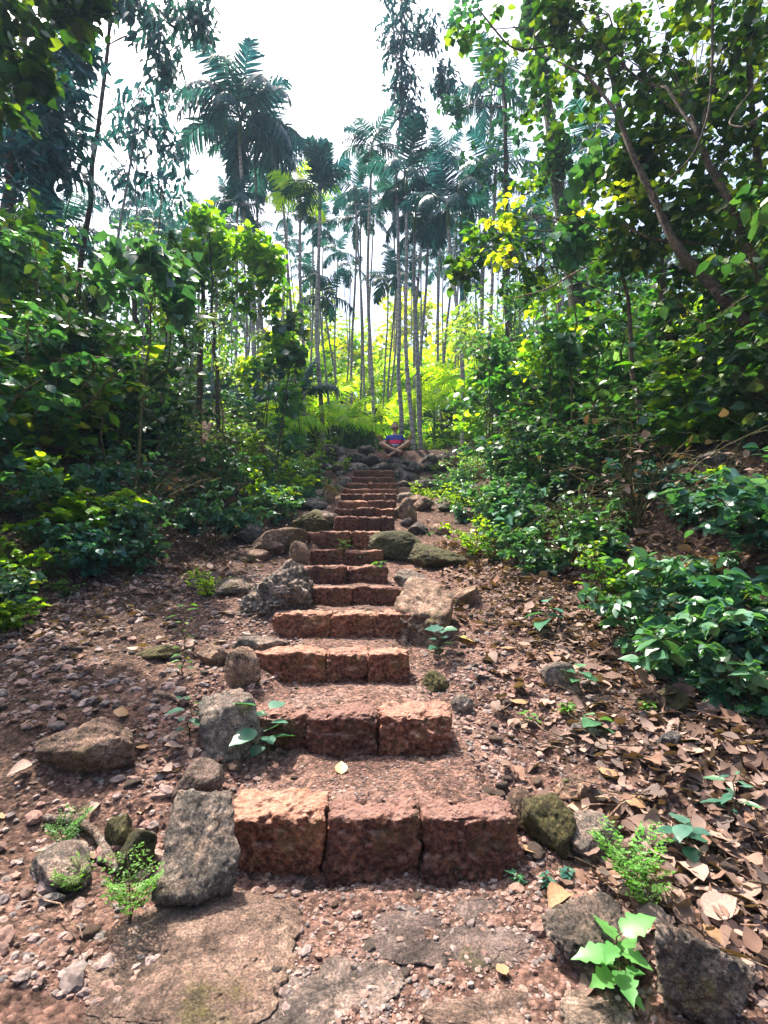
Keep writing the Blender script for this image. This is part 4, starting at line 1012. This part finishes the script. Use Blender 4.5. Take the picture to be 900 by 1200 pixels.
# limbs
def limb(pts, r0, r1, mat, label, name='branch'):
    P = np.array([world_pt(*p) for p in pts]); t = np.linspace(0, len(P) - 1, len(P) * 5)
    Q = np.stack([np.interp(t, range(len(P)), P[:, i]) for i in range(3)], 1)
    for _ in range(3): Q[1:-1] = (Q[:-2] + Q[1:-1] * 2 + Q[2:]) / 4
    mb = MB(); tube(mb, Q, np.linspace(r0, r1, len(Q)) * (1 + .08 * rng.normal(size=len(Q))), 9); o = mb.build(name, M[mat]); return tag(o, label, 'branch')
limb([(1010, 560, 4.6), (960, 470, 4.6), (905, 415, 4.6), (850, 350, 4.7), (792, 292, 4.8), (770, 240, 4.9), (740, 180, 5), (722, 130, 5.1), (690, 90, 5.3), (650, 70, 5.5)], .075, .007, 'bark_dark', 'thick dark trunk slanting up to the left at the right edge', 'slanting_trunk')
limb([(905, 420, 4.65), (890, 330, 4.6), (893, 230, 4.6), (880, 120, 4.6), (875, 20, 4.7)], .035, .025, 'bark_dark', 'upright limb rising from the slanting trunk at right edge', 'slanting_trunk')
limb([(835, 0, 4.2), (835, 60, 4.2), (832, 130, 4.2), (815, 180, 4.3), (780, 215, 4.4)], .013, .009, 'bark_dark', 'thin curved vine hanging down in the right canopy', 'vine')
limb([(900, 130, 4), (870, 150, 4), (850, 145, 4.1), (900, 80, 4.1)], .008, .006, 'bark_pale', 'pale looping vine at the right edge', 'vine')
limb([(725, 260, 5.2), (760, 280, 5.1), (810, 285, 5), (860, 290, 4.9), (900, 310, 4.8)], .012, .014, 'bark_dark', 'thin branch crossing the right canopy', 'vine')
limb([(600, 350, 6), (640, 340, 6), (690, 310, 6), (740, 285, 6)], .008, .012, 'bark_pale', 'pale thin branch stretching left from the right canopy', 'vine')
limb([(560, 10, 6), (600, 60, 6), (640, 55, 6), (690, 40, 6)], .01, .014, 'bark_dark', 'thin branch among top leaves right of the sky', 'vine')

# ------------------------------------------------------------------ palms
def frond_mesh(seed, L, rise, droop, ll, n=34, mat='frond', hang=.5, lw=.044):
    r_ = np.random.default_rng(seed); m = 18; t = np.linspace(0, 1, m)
    ang = rise - droop * t ** 1.3
    dx = np.cos(ang) * L / m; dz = np.sin(ang) * L / m
    P = np.stack([np.cumsum(dx) - dx[0], .03 * L * np.sin(t * 2 + r_.uniform(0, 3)), np.cumsum(dz) - dz[0]], 1)
    mb = MB(); tube(mb, P, np.linspace(.022, .005, m) * L / 1.6, 5, False)
    tt = np.linspace(.18, .99, n)
    pos = np.stack([np.interp(tt, t, P[:, i]) for i in range(3)], 1); T = norm(np.gradient(P, axis=0)); Tn = norm(np.stack([np.interp(tt, t, T[:, i]) for i in range(3)], 1))
    side = norm(np.cross(Tn, np.array([0, 0, 1.]) + 0 * Tn)); up = np.cross(side, Tn)
    tpl = []
    prof = [(0, .35, 0), (.35, .5, .02), (.7, .38, -.1), (1, .03, -.3)]
    V = [];
    for y, w, z in prof: V += [(-w, y, z), (w, y, z)]
    F = [np.array([(0, 1, 3, 2), (2, 3, 5, 4), (4, 5, 7, 6)])]; V = np.array(V)
    for sg in (-1, 1):
        ln = ll * L * np.sin(math.pi * (.16 + .78 * tt)) ** .7 * r_.uniform(.85, 1.1, n)
        d = norm(side * sg + Tn * (.35 + .5 * tt[:, None]) + up * r_.uniform(-.1, .4, (n, 1)) - np.array([0, 0, hang]) + r_.normal(0, .08, (n, 3)))
        Z = norm(up - (up * d).sum(1, keepdims=True) * d + r_.normal(0, .15, (n, 3))); X = norm(np.cross(d, Z))
        instances(mb, V, F, pos, X * lw * L * .62, d * ln[:, None], Z * ln[:, None])
    return mb.mesh('frond', M[mat])
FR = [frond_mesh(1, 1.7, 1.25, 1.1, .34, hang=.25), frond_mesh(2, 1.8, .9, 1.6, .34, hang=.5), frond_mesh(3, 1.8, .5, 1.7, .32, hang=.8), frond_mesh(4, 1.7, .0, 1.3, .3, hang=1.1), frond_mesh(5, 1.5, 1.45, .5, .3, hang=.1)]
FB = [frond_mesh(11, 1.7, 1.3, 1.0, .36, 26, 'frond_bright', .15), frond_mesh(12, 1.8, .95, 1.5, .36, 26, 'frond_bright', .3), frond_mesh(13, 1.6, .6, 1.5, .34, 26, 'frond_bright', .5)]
FD = frond_mesh(21, 1.8, .1, .3, .32, 24, 'frond_dry', .6)
def palm(px0, pxt, pyt, Y, r, label, group='palm trees of the grove', s=.95, nf=11, trunk='trunk_palm', bright=False, name='areca_palm', spiky=False):
    base = gpt(px0, Y); top = world_pt(pxt, pyt, Y) - base
    root = empty(name, base, label, 'palm', group)
    cs = .85 * s
    P = curve_pts((0, 0, -.2), top - np.array([0, 0, cs * .9]), 22, 0, 0); q_ = np.linspace(0, 1, 22); P[:, 0] += rng.uniform(-.18, .18) * np.sin(math.pi * q_) + .05 * np.sin(q_ * 7 + px0) * np.sin(math.pi * q_); P[:, 1] += rng.uniform(-.2, .2) * np.sin(math.pi * q_); r *= .8; tube(tr := MB(), P, np.linspace(r * 1.25, r * .8, 22) * (1 + .05 * rng.normal(size=22)), 10); tr.build('trunk', M[trunk], root)
    P2 = np.stack([P[-1], P[-1] + (0, 0, cs * .4), top]) ; c_ = MB(); tube(c_, P2, [r * .85, r * 1.15, r * .5], 8); c_.build('crownshaft', M['crownshaft'], root)
    a0 = rng.uniform(0, 6.28)
    for i in range(nf):
        q = i / nf
        if bright: me = FB[int(q * 3)]
        elif spiky: me = FR[[4, 0, 4, 0, 1][i % 5]]
        else: me = FR[[0, 1, 2, 2, 3][int(q * 5)]]
        link('frond', me, root, Vector(top) + Vector((0, 0, -.1 * q * s)), (rng.uniform(-.15, .15), rng.uniform(-.15, .15), a0 + i * 2.4 + rng.uniform(-.2, .2)), s * rng.uniform(.85, 1.1))
PL = [
 (378, 375, 222, 17, .085, 'straight slender palm with dark spiky crown, left of the seated man', dict(spiky=True, nf=12, s=1.1)),
 (486, 476, 205, 16, .075, 'tall palm just right of the seated man, nearer of the close pair', dict(s=1., nf=11)),
 (495, 486, 250, 16.6, .08, 'grey palm trunk standing close behind the one right of the seated man', dict(trunk='trunk_palm_grey')),
 (440, 435, 170, 19, .08, 'palm with drooping dark crown directly above the seated man', dict(s=1., nf=12)),
 (357, 352, 235, 18, .08, 'brown trunked palm with sunlit yellow green crown', dict(bright=True, nf=9)),
 (300, 282, 135, 18, .09, 'large palm with a big shaggy blue crown at the left of the grove', dict(s=1.7, nf=20)),
 (315, 300, 175, 21, .09, 'palm behind the large shaggy one, its crown overlapping it', dict(s=1.5, nf=17)),
 (345, 330, 190, 24, .09, 'palm with hanging fronds between the shaggy palm and the spiky palm', dict(s=1., nf=11)),
 (545, 525, 240, 14.5, .075, 'palm with mottled trunk right of the close pair', dict(nf=11)),
 (560, 575, 110, 20, .09, 'palm with upright crown between the grove and the right canopy', dict(s=1.2, nf=12)),
 (410, 418, 255, 24, .08, 'thin palm with small crown left of the central palm', dict()),
 (575, 580, 200, 17, .08, 'palm half hidden by the blue green tree on the right', dict(nf=12)),
 (510, 515, 190, 26, .08, 'distant palm right of the pair with blurred crown', dict(s=1.2)),
 (80, 72, 265, 12, .07, 'dark palm crown above the far left bushes', dict(s=.9, nf=12)),
 (45, 40, 185, 9, .08, 'near palm with drooping fronds at the left edge', dict(s=.95, nf=11)),
 (620, 690, 170, 15, .09, 'palm behind the right canopy with green upright fronds', dict(nf=11)),
 (465, 460, 230, 28, .08, 'distant palm behind the tall pair', dict(s=1.1)),
 (640, 630, 260, 20, .08, 'palm trunk seen between the right bank and canopy', dict(trunk='trunk_palm')),
]
for px0, pxt, pyt, Y, r, lab, kw in PL: palm(px0, pxt, pyt, Y, r, lab, **kw)
for i in range(80):
    px = 110 + 650 * (i + rng.uniform(0, 1)) / 80; Y = rng.uniform(17.5, 40)
    ln_ = rng.uniform(-18, 18); tp_ = rng.uniform(215, 330)
    palm(px, px + ln_, tp_, Y, rng.uniform(.045, .07), '%s %s distant slender %s palm %s the man, %s' % ('tall' if tp_ < 270 else 'short', 'left-leaning' if ln_ < -6 else 'right-leaning' if ln_ > 6 else 'upright', 'pale' if i % 2 else 'grey', 'far left of' if px < 330 else 'left of' if px < 450 else 'right of' if px < 560 else 'far right of', 'middle of the grove' if Y < 30 else 'back of the grove'), 'distant palms of the grove', s=rng.uniform(.65, .95), nf=7, trunk=['trunk_palm_grey', 'trunk_palm'][i % 2])

for i in range(13):
    px = 150 + 500 * (i + rng.uniform(0, 1)) / 13; Y = rng.uniform(16.5, 28)
    palm(px, px + rng.uniform(-14, 14), rng.uniform(225, 350), Y, rng.uniform(.06, .08), 'palm with hanging dark fronds %s the seated man, %s of the grove' % ('far left of' if px < 340 else 'left of' if px < 450 else 'right of' if px < 560 else 'far right of', 'front' if Y < 22 else 'middle'), 'palms with low hanging crowns', s=rng.uniform(.7, .95), nf=9)

def young_palm(px, py_top, Y, s, bright, label, nf=9, group='young trunkless palms under the grove'):
    base = gpt(px, Y); root = empty('young_palm', base, label, 'palm', group)
    st = MB(); hh = max(.15, world_pt(px, py_top, Y)[2] - base[2] - 1.3 * s); tube(st, [(0, 0, -.1), (0, 0, hh * .6), (.02, 0, hh)], [.06 * s, .05 * s, .04 * s], 7); st.build('stem', M['crownshaft'], root)
    for i in range(nf):
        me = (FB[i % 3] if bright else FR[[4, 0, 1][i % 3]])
        link('frond', me, root, (.02, 0, hh - .05), (0, 0, i * 2.4 + rng.uniform(-.3, .3)), s * rng.uniform(.8, 1.15))
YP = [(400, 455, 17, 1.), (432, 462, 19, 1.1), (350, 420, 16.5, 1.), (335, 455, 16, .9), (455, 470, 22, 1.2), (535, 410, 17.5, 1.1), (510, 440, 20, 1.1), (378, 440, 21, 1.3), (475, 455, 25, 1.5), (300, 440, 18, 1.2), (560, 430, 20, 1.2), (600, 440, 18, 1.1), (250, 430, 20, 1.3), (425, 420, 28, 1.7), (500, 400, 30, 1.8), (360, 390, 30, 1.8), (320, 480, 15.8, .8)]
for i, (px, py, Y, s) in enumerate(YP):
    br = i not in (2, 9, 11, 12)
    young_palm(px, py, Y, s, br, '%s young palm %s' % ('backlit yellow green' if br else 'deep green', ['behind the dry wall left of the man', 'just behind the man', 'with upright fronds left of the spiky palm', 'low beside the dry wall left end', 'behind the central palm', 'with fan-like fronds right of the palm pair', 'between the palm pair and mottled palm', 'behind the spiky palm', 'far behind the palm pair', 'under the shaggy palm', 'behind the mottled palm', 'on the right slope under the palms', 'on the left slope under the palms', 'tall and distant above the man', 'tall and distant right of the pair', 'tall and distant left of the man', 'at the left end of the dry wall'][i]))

# understorey and background
for i in range(110):
    y = rng.uniform(15.8, 32); x = rng.uniform(-.75, .75) * y
    key = rng.choice(['mid1', 'bright', 'mid2', 'teal1', 'weeds_bright', 'bright', 'dark1']); s = rng.uniform(.8, 1.3) * (1 if abs(x) < 3.5 else 1.35) * (1 + .07 * max(0, y - 20))
    if abs(x) < 2.5 and y < 18: s *= .55
    shrub(key, x, y, s, 'under palms %s the man, %s' % ('left of' if x < .4 else 'right of', 'near the wall' if y < 19 else 'farther back'), 'undergrowth of the palm grove')
def back_tree(px, pyt, Y, mat, label, rp=60, kind='ovate'):
    b = gpt(px, Y); cl = []
    for k in range(9):
        cl.append(C(px + rng.uniform(-rp, rp), pyt + rng.uniform(0, 1) * rp * 2.2, Y + rng.uniform(-2, 2), rng.uniform(.35, .55) * rp))
    tree('background_tree', label, b, world_pt(px, pyt + rp * .6, Y), .2, cl, mat, kind, .38 * Y / 35, 26, 8, group='trees behind the palm grove')
for i, (px, pyt, Y, m) in enumerate([(150, 340, 28, 'leaf_mid'), (230, 330, 34, 'leaf_mid'), (310, 350, 38, 'leaf_bright'), (380, 350, 44, 'leaf_bright'), (440, 365, 46, 'leaf_bright'), (500, 350, 44, 'leaf_yellow'), (560, 330, 40, 'leaf_bright'), (630, 350, 34, 'leaf_mid'), (700, 320, 28, 'leaf_mid'), (780, 260, 24, 'leaf_dark'), (860, 220, 20, 'leaf_dark'), (60, 300, 22, 'leaf_dark'), (0, 260, 18, 'leaf_teal'), (340, 420, 28, 'leaf_mid'), (470, 430, 32, 'leaf_bright'), (590, 410, 28, 'leaf_mid'), (270, 400, 26, 'leaf_mid'), (170, 250, 26, 'leaf_teal'), (290, 430, 24, 'leaf_yellow'), (360, 400, 40, 'leaf_yellow'), (420, 410, 42, 'leaf_yellow'), (540, 400, 36, 'leaf_yellow'), (640, 400, 26, 'leaf_bright'), (220, 440, 22, 'leaf_bright'), (330, 440, 34, 'leaf_bright'), (400, 430, 30, 'leaf_mid'), (450, 440, 34, 'leaf_yellow'), (510, 430, 30, 'leaf_bright'), (570, 430, 32, 'leaf_yellow'), (160, 400, 24, 'leaf_mid')]):
    back_tree(px, pyt, Y, m, '%s tree crown %s' % ({'leaf_mid': 'green', 'leaf_bright': 'sunlit yellow green', 'leaf_yellow': 'golden green', 'leaf_dark': 'dark green', 'leaf_teal': 'blue green'}[m],
        ['far left behind the left bank', 'behind the leafy tree with yellow top', 'behind the shaggy palm', 'behind the spiky palm', 'directly behind the central palm', 'behind the close pair of palms', 'behind the mottled palm', 'behind the vine-clad trunk', 'right of the vine-clad trunk', 'behind the right canopy', 'at the far right behind the canopy', 'at the far left edge behind the palms', 'at the extreme left edge', 'low behind the young palms left of the man', 'low behind the young palms right of the man', 'low behind the right slope palms', 'low behind the left slope palms', 'under the ragged leaning tree', 'low under the shaggy palm', 'far behind the spiky palm', 'far behind the central palm', 'far right of the palm pair', 'beyond the arching right bank tree', 'low beyond the left bank bushes', 'low between shaggy and spiky palms', 'low in the gap left of the man', 'low in the gap above the man', 'low in the gap right of the palm pair', 'low beyond the mottled palm', 'between left bank bushes and ragged tree'][i]))

for i in range(30):
    x = rng.uniform(-3.4, 3.4)
    if abs(x - .35) < .75: continue
    shrub(rng.choice(['weeds_bright', 'pale', 'weeds', 'bright']), x, 14.3 + rng.uniform(-.2, .9), rng.uniform(.35, .6), 'growing over the dry wall %s the man' % ('left of' if x < 0 else 'right of'), 'plants on the dry wall', name='low_plant')
# dry palm fronds lying left of the upper flight
for i, (px, py, rz) in enumerate([(372, 575, 2.3), (382, 582, 1.4), (360, 560, 2.8)]):
    g = ground_hit(px, py); o = link('dry_frond', FD, None, (g[0], g[1], g[2] + .35), (0, .5, rz), .6)
    tag(o, ['dry pale frond drooping over stones left of the upper flight', 'dry frond hanging beside the eleventh step', 'dry frond on the bank under the dark wall stones'][i], 'palm frond')

# dry yellow flower head hanging in the right bush
g = ground_hit(787, 775); fl = MB()
for i in range(26):
    d = norm(rng.normal(size=(1, 3)))[0]; d[2] -= .4; P = np.array([(0, 0, 0), d * .035, d * .05 + (0, 0, -.03)]); tube(fl, P, [.005, .004, .001], 5)
o = fl.build('dry_flower', M['leaf_fallen_yellow']); o.location = world_pt(785, 718, g[1] - .1); tag(o, 'yellow dried flower head hanging among blue green leaves on the right', 'flower')

# ------------------------------------------------------------------ seated man
def skin_obj(name, joints, edges, mat, parent, sub=2):
    me = bpy.data.meshes.new(name); me.from_pydata([j[0] for j in joints], edges, []); me.update(); me.materials.append(mat)
    o = link(name, me, parent)
    md = o.modifiers.new('skin', 'SKIN'); md.use_smooth_shade = True
    lay = me.skin_vertices[0].data
    for i, j in enumerate(joints):
        r = j[1]; lay[i].radius = (r, r) if np.isscalar(r) else r
        lay[i].use_root = (i == 0)
    s = o.modifiers.new('sub', 'SUBSURF'); s.levels = sub; s.render_levels = sub
    return o
def plain(name, c, rough=.6):
    m, nt, b = new_mat(name); nt.links.new(ramp(nt, noise(nt, objcoord(nt), 25, 3), [(.3, tuple(x * .85 for x in c)), (.7, tuple(x * 1.15 for x in c))]), b.inputs['Base Color'])
    b.inputs['Roughness'].default_value = rough; return m
def man():
    seat = world_pt(463, 533, 14.6)
    root = empty('person', seat, 'man in striped navy shirt sitting cross-legged at the top of the steps', 'person')
    root.scale = (1.15,) * 3
    skin = plain('skin', (.46, .25, .155), .5); short = plain('shorts', (.10, .045, .035), .85)
    # body: pelvis, chest, neck, head, arms, legs
    J = [((0, 0, .10), .13), ((0, .01, .28), .125), ((0, .03, .44), .13), ((0, .02, .54), .05), ((0, 0, .60), .05),
         ((-.17, .02, .45), .052), ((-.30, -.03, .27), .042), ((-.38, -.27, .345), .034), ((-.41, -.35, .35), .029),
         ((.17, .02, .45), .052), ((.30, -.03, .28), .042), ((.38, -.27, .385), .034), ((.39, -.35, .39), .029),
         ((-.12, -.04, .07), .085), ((-.38, -.28, .25), .062), ((-.12, -.40, .08), .045), ((.06, -.44, .0), .032), ((.17, -.50, -.03), .028),
         ((.12, -.04, .07), .085), ((.37, -.28, .29), .062), ((.08, -.40, .06), .045), ((-.13, -.42, -.09), .032), ((-.21, -.50, -.14), .028)]
    E = [(0, 1), (1, 2), (2, 3), (3, 4), (2, 5), (5, 6), (6, 7), (7, 8), (2, 9), (9, 10), (10, 11), (11, 12), (0, 13), (13, 14), (14, 15), (15, 16), (16, 17), (0, 18), (18, 19), (19, 20), (20, 21), (21, 22)]
    # fingers
    def hand(wi, tip, side):
        w = np.array(J[wi][0]); d = np.array(tip, float)
        for k in range(4):
            a = (k - 1.5) * .018; L = [.06, .07, .066, .052][k]
            b0 = w + np.array([a * 1., -.02, .012]); b1 = b0 + d * L * .6 + np.array([a * .4, 0, 0]); b2 = b1 + d * L * .5 + np.array([0, 0, .018])
            J.append((tuple(b0), .0095)); J.append((tuple(b1), .0088)); J.append((tuple(b2), .0075)); n_ = len(J)
            E.extend([(wi, n_ - 3), (n_ - 3, n_ - 2), (n_ - 2, n_ - 1)])
        b0 = w + np.array([-side * .03, 0, .02]); b1 = b0 + np.array([-side * .025, -.02, .03])
        J.append((tuple(b0), .011)); J.append((tuple(b1), .009)); n_ = len(J); E.extend([(wi, n_ - 2), (n_ - 2, n_ - 1)])
    hand(8, (-.6, -.75, .05), -1); hand(12, (.15, -.9, .25), 1)
    skin_obj('body', J, E, skin, root, 2)
    # head
    V, F = ico(4); P = V.copy(); P *= np.array([.078, .098, .115]); 
    f = -V[:, 1]
    P[:, 0] *= 1 - .22 * sstep(-.1, -1, V[:, 2]); 
    P[:, 1] -= .022 * np.exp(-((V[:, 0] / .16) ** 2 + ((V[:, 2] + .12) / .2) ** 2)) * (f > .3)
    P[:, 1] += .012 * (np.exp(-(((np.abs(V[:, 0]) - .36) / .16) ** 2 + ((V[:, 2] - .08) / .14) ** 2))) * (f > .3)
    P[:, 1] -= .006 * np.exp(-((V[:, 0] / .3) ** 2 + ((V[:, 2] + .5) / .08) ** 2)) * (f > .2)
    P[:, 1] -= .010 * np.exp(-((V[:, 0] / .3) ** 2 + ((V[:, 2] + .85) / .2) ** 2)) * (f > 0)
    hm = MB(); hm.add(P, [F]); 
    for sg in (-1, 1): hm.add(V * np.array([.012, .022, .032]) + np.array([sg * .08, .01, -.005]), [F])
    hd = hm.build('head', skin, root); hd.scale = (1.12,) * 3; hd.location = (0, -.01, .71); hd.rotation_euler = (-.32, 0, .05)
    hair = MB(); k = P * 1.07; top = ((V[:, 2] > .5) & (V[:, 1] < -.4)) | ((V[:, 2] > .12) & (V[:, 1] >= -.4)) | ((V[:, 1] > .15) & (V[:, 2] > -.45)); hm_f = np.array([a for a in F if top[a].all()])
    k = k * (1 + .04 * vnoise(V[:, 0] * 7, V[:, 1] * 7, V[:, 2] * 7))[:, None]
    hair.add(k, [hm_f]); black = plain('hair', (.012, .010, .009), .6); h_ = hair.build('hair', black, root); h_.scale = hd.scale; h_.location = hd.location; h_.rotation_euler = hd.rotation_euler
    h_.modifiers.new('s', 'SOLIDIFY').thickness = .012
    bd = MB(); msk = ((V[:, 2] < -.36) & (V[:, 2] > -.8) & (V[:, 1] < -.3) & ~((np.abs(V[:, 0]) < .3) & (V[:, 2] > -.62) & (V[:, 2] < -.42))); bf = np.array([a for a in F if msk[a].all()])
    bd.add(P * 1.03, [bf]); b_o = bd.build('beard', black, root); b_o.scale = hd.scale; b_o.location = hd.location; b_o.rotation_euler = hd.rotation_euler
    b_o.modifiers.new('s', 'SOLIDIFY').thickness = .006
    ey = MB(); 
    for sg in (-1, 1):
        ey.add(V * np.array([.013, .007, .005]) + np.array([sg * .03, -.085, .012]), [F]); ey.add(V * np.array([.018, .006, .004]) + np.array([sg * .03, -.088, .032]), [F])
    e_ = ey.build('eyes', black, root); e_.scale = hd.scale; e_.location = hd.location; e_.rotation_euler = hd.rotation_euler
    # shirt with stripes by height
    m, nt, b = new_mat('shirt'); v = objcoord(nt); sp = nt.nodes.new('ShaderNodeSeparateXYZ'); nt.links.new(v, sp.inputs[0])
    z = math_n(nt, 'DIVIDE', sp.outputs[2], .6)
    navy, red, wht = (.035, .055, .26), (.85, .03, .10), (.75, .75, .78)
    c = ramp(nt, z, [(0, navy), (.36, wht), (.405, navy), (.44, red), (.60, navy)], 'CONSTANT'); nt.links.new(c, b.inputs['Base Color']); b.inputs['Roughness'].default_value = .85
    S_ = [((0, 0, .14), .15), ((0, .01, .28), .148), ((0, .03, .41), (.15, .115)), ((0, .02, .50), .07), ((-.17, .02, .45), .07), ((-.235, -.015, .34), .062), ((.17, .02, .45), .07), ((.235, -.015, .34), .062)]
    skin_obj('shirt', S_, [(0, 1), (1, 2), (2, 3), (2, 4), (4, 5), (2, 6), (6, 7)], m, root)
    K = [((0, 0, .08), .145), ((-.12, -.04, .08), .10), ((-.28, -.20, .19), .078), ((.12, -.04, .08), .10), ((.28, -.20, .215), .078)]
    skin_obj('shorts', K, [(0, 1), (1, 2), (0, 3), (3, 4)], short, root)
    sandal = plain('sandal', (.22, .03, .02), .6)
    for nm, p, a in (('sandal', (.16, -.49, -.06), -.9), ('sandal', (-.20, -.48, -.17), .6)):
        sm = MB(); Vs = V * np.array([.045, .12, .014]); sm.add(Vs, [F]); tube(sm, [(-.042, -.03, 0), (-.02, -.03, .045), (.02, -.03, .045), (.042, -.03, 0)], .008, 6)
        s_ = sm.build(nm, sandal, root); s_.location = p; s_.rotation_euler = (.2, 0, a)
    return seat
seat = man()
o = rock(0, 0, 44, 20, 'rock_dark', 'broad dark stone the man sits on', at=(seat[0], seat[1] + .12, seat[2] - .2), depth=.8, sharp=.7, name='wall_stone', cat='stone', sub=5)
rock(0, 0, 30, 16, 'rock_dark', 'dark stone under the feet of the seated man', at=(seat[0] + .05, seat[1] - .42, seat[2] - .46), depth=.7, name='wall_stone', cat='stone')

# ------------------------------------------------------------------ haze
HAZE = .0010
if HAZE:
    bm = bmesh.new(); bmesh.ops.create_cube(bm, size=1); me = bpy.data.meshes.new('haze'); bm.to_mesh(me); bm.free()
    hz = link('haze', me, None, (0, 160, 30), None, (820, 500, 100)); tag(hz, kind='stuff')
    hz.location = (0, 160, 29); 
    m = bpy.data.materials.new('haze'); m.use_nodes = True; nt = m.node_tree; nt.nodes.remove(nt.nodes['Principled BSDF'])
    pv = nt.nodes.new('ShaderNodeVolumePrincipled'); pv.inputs['Density'].default_value = HAZE; pv.inputs['Color'].default_value = (.5, .75, 1, 1); pv.inputs['Anisotropy'].default_value = .3
    nt.links.new(pv.outputs[0], nt.nodes['Material Output'].inputs['Volume']); me.materials.append(m)
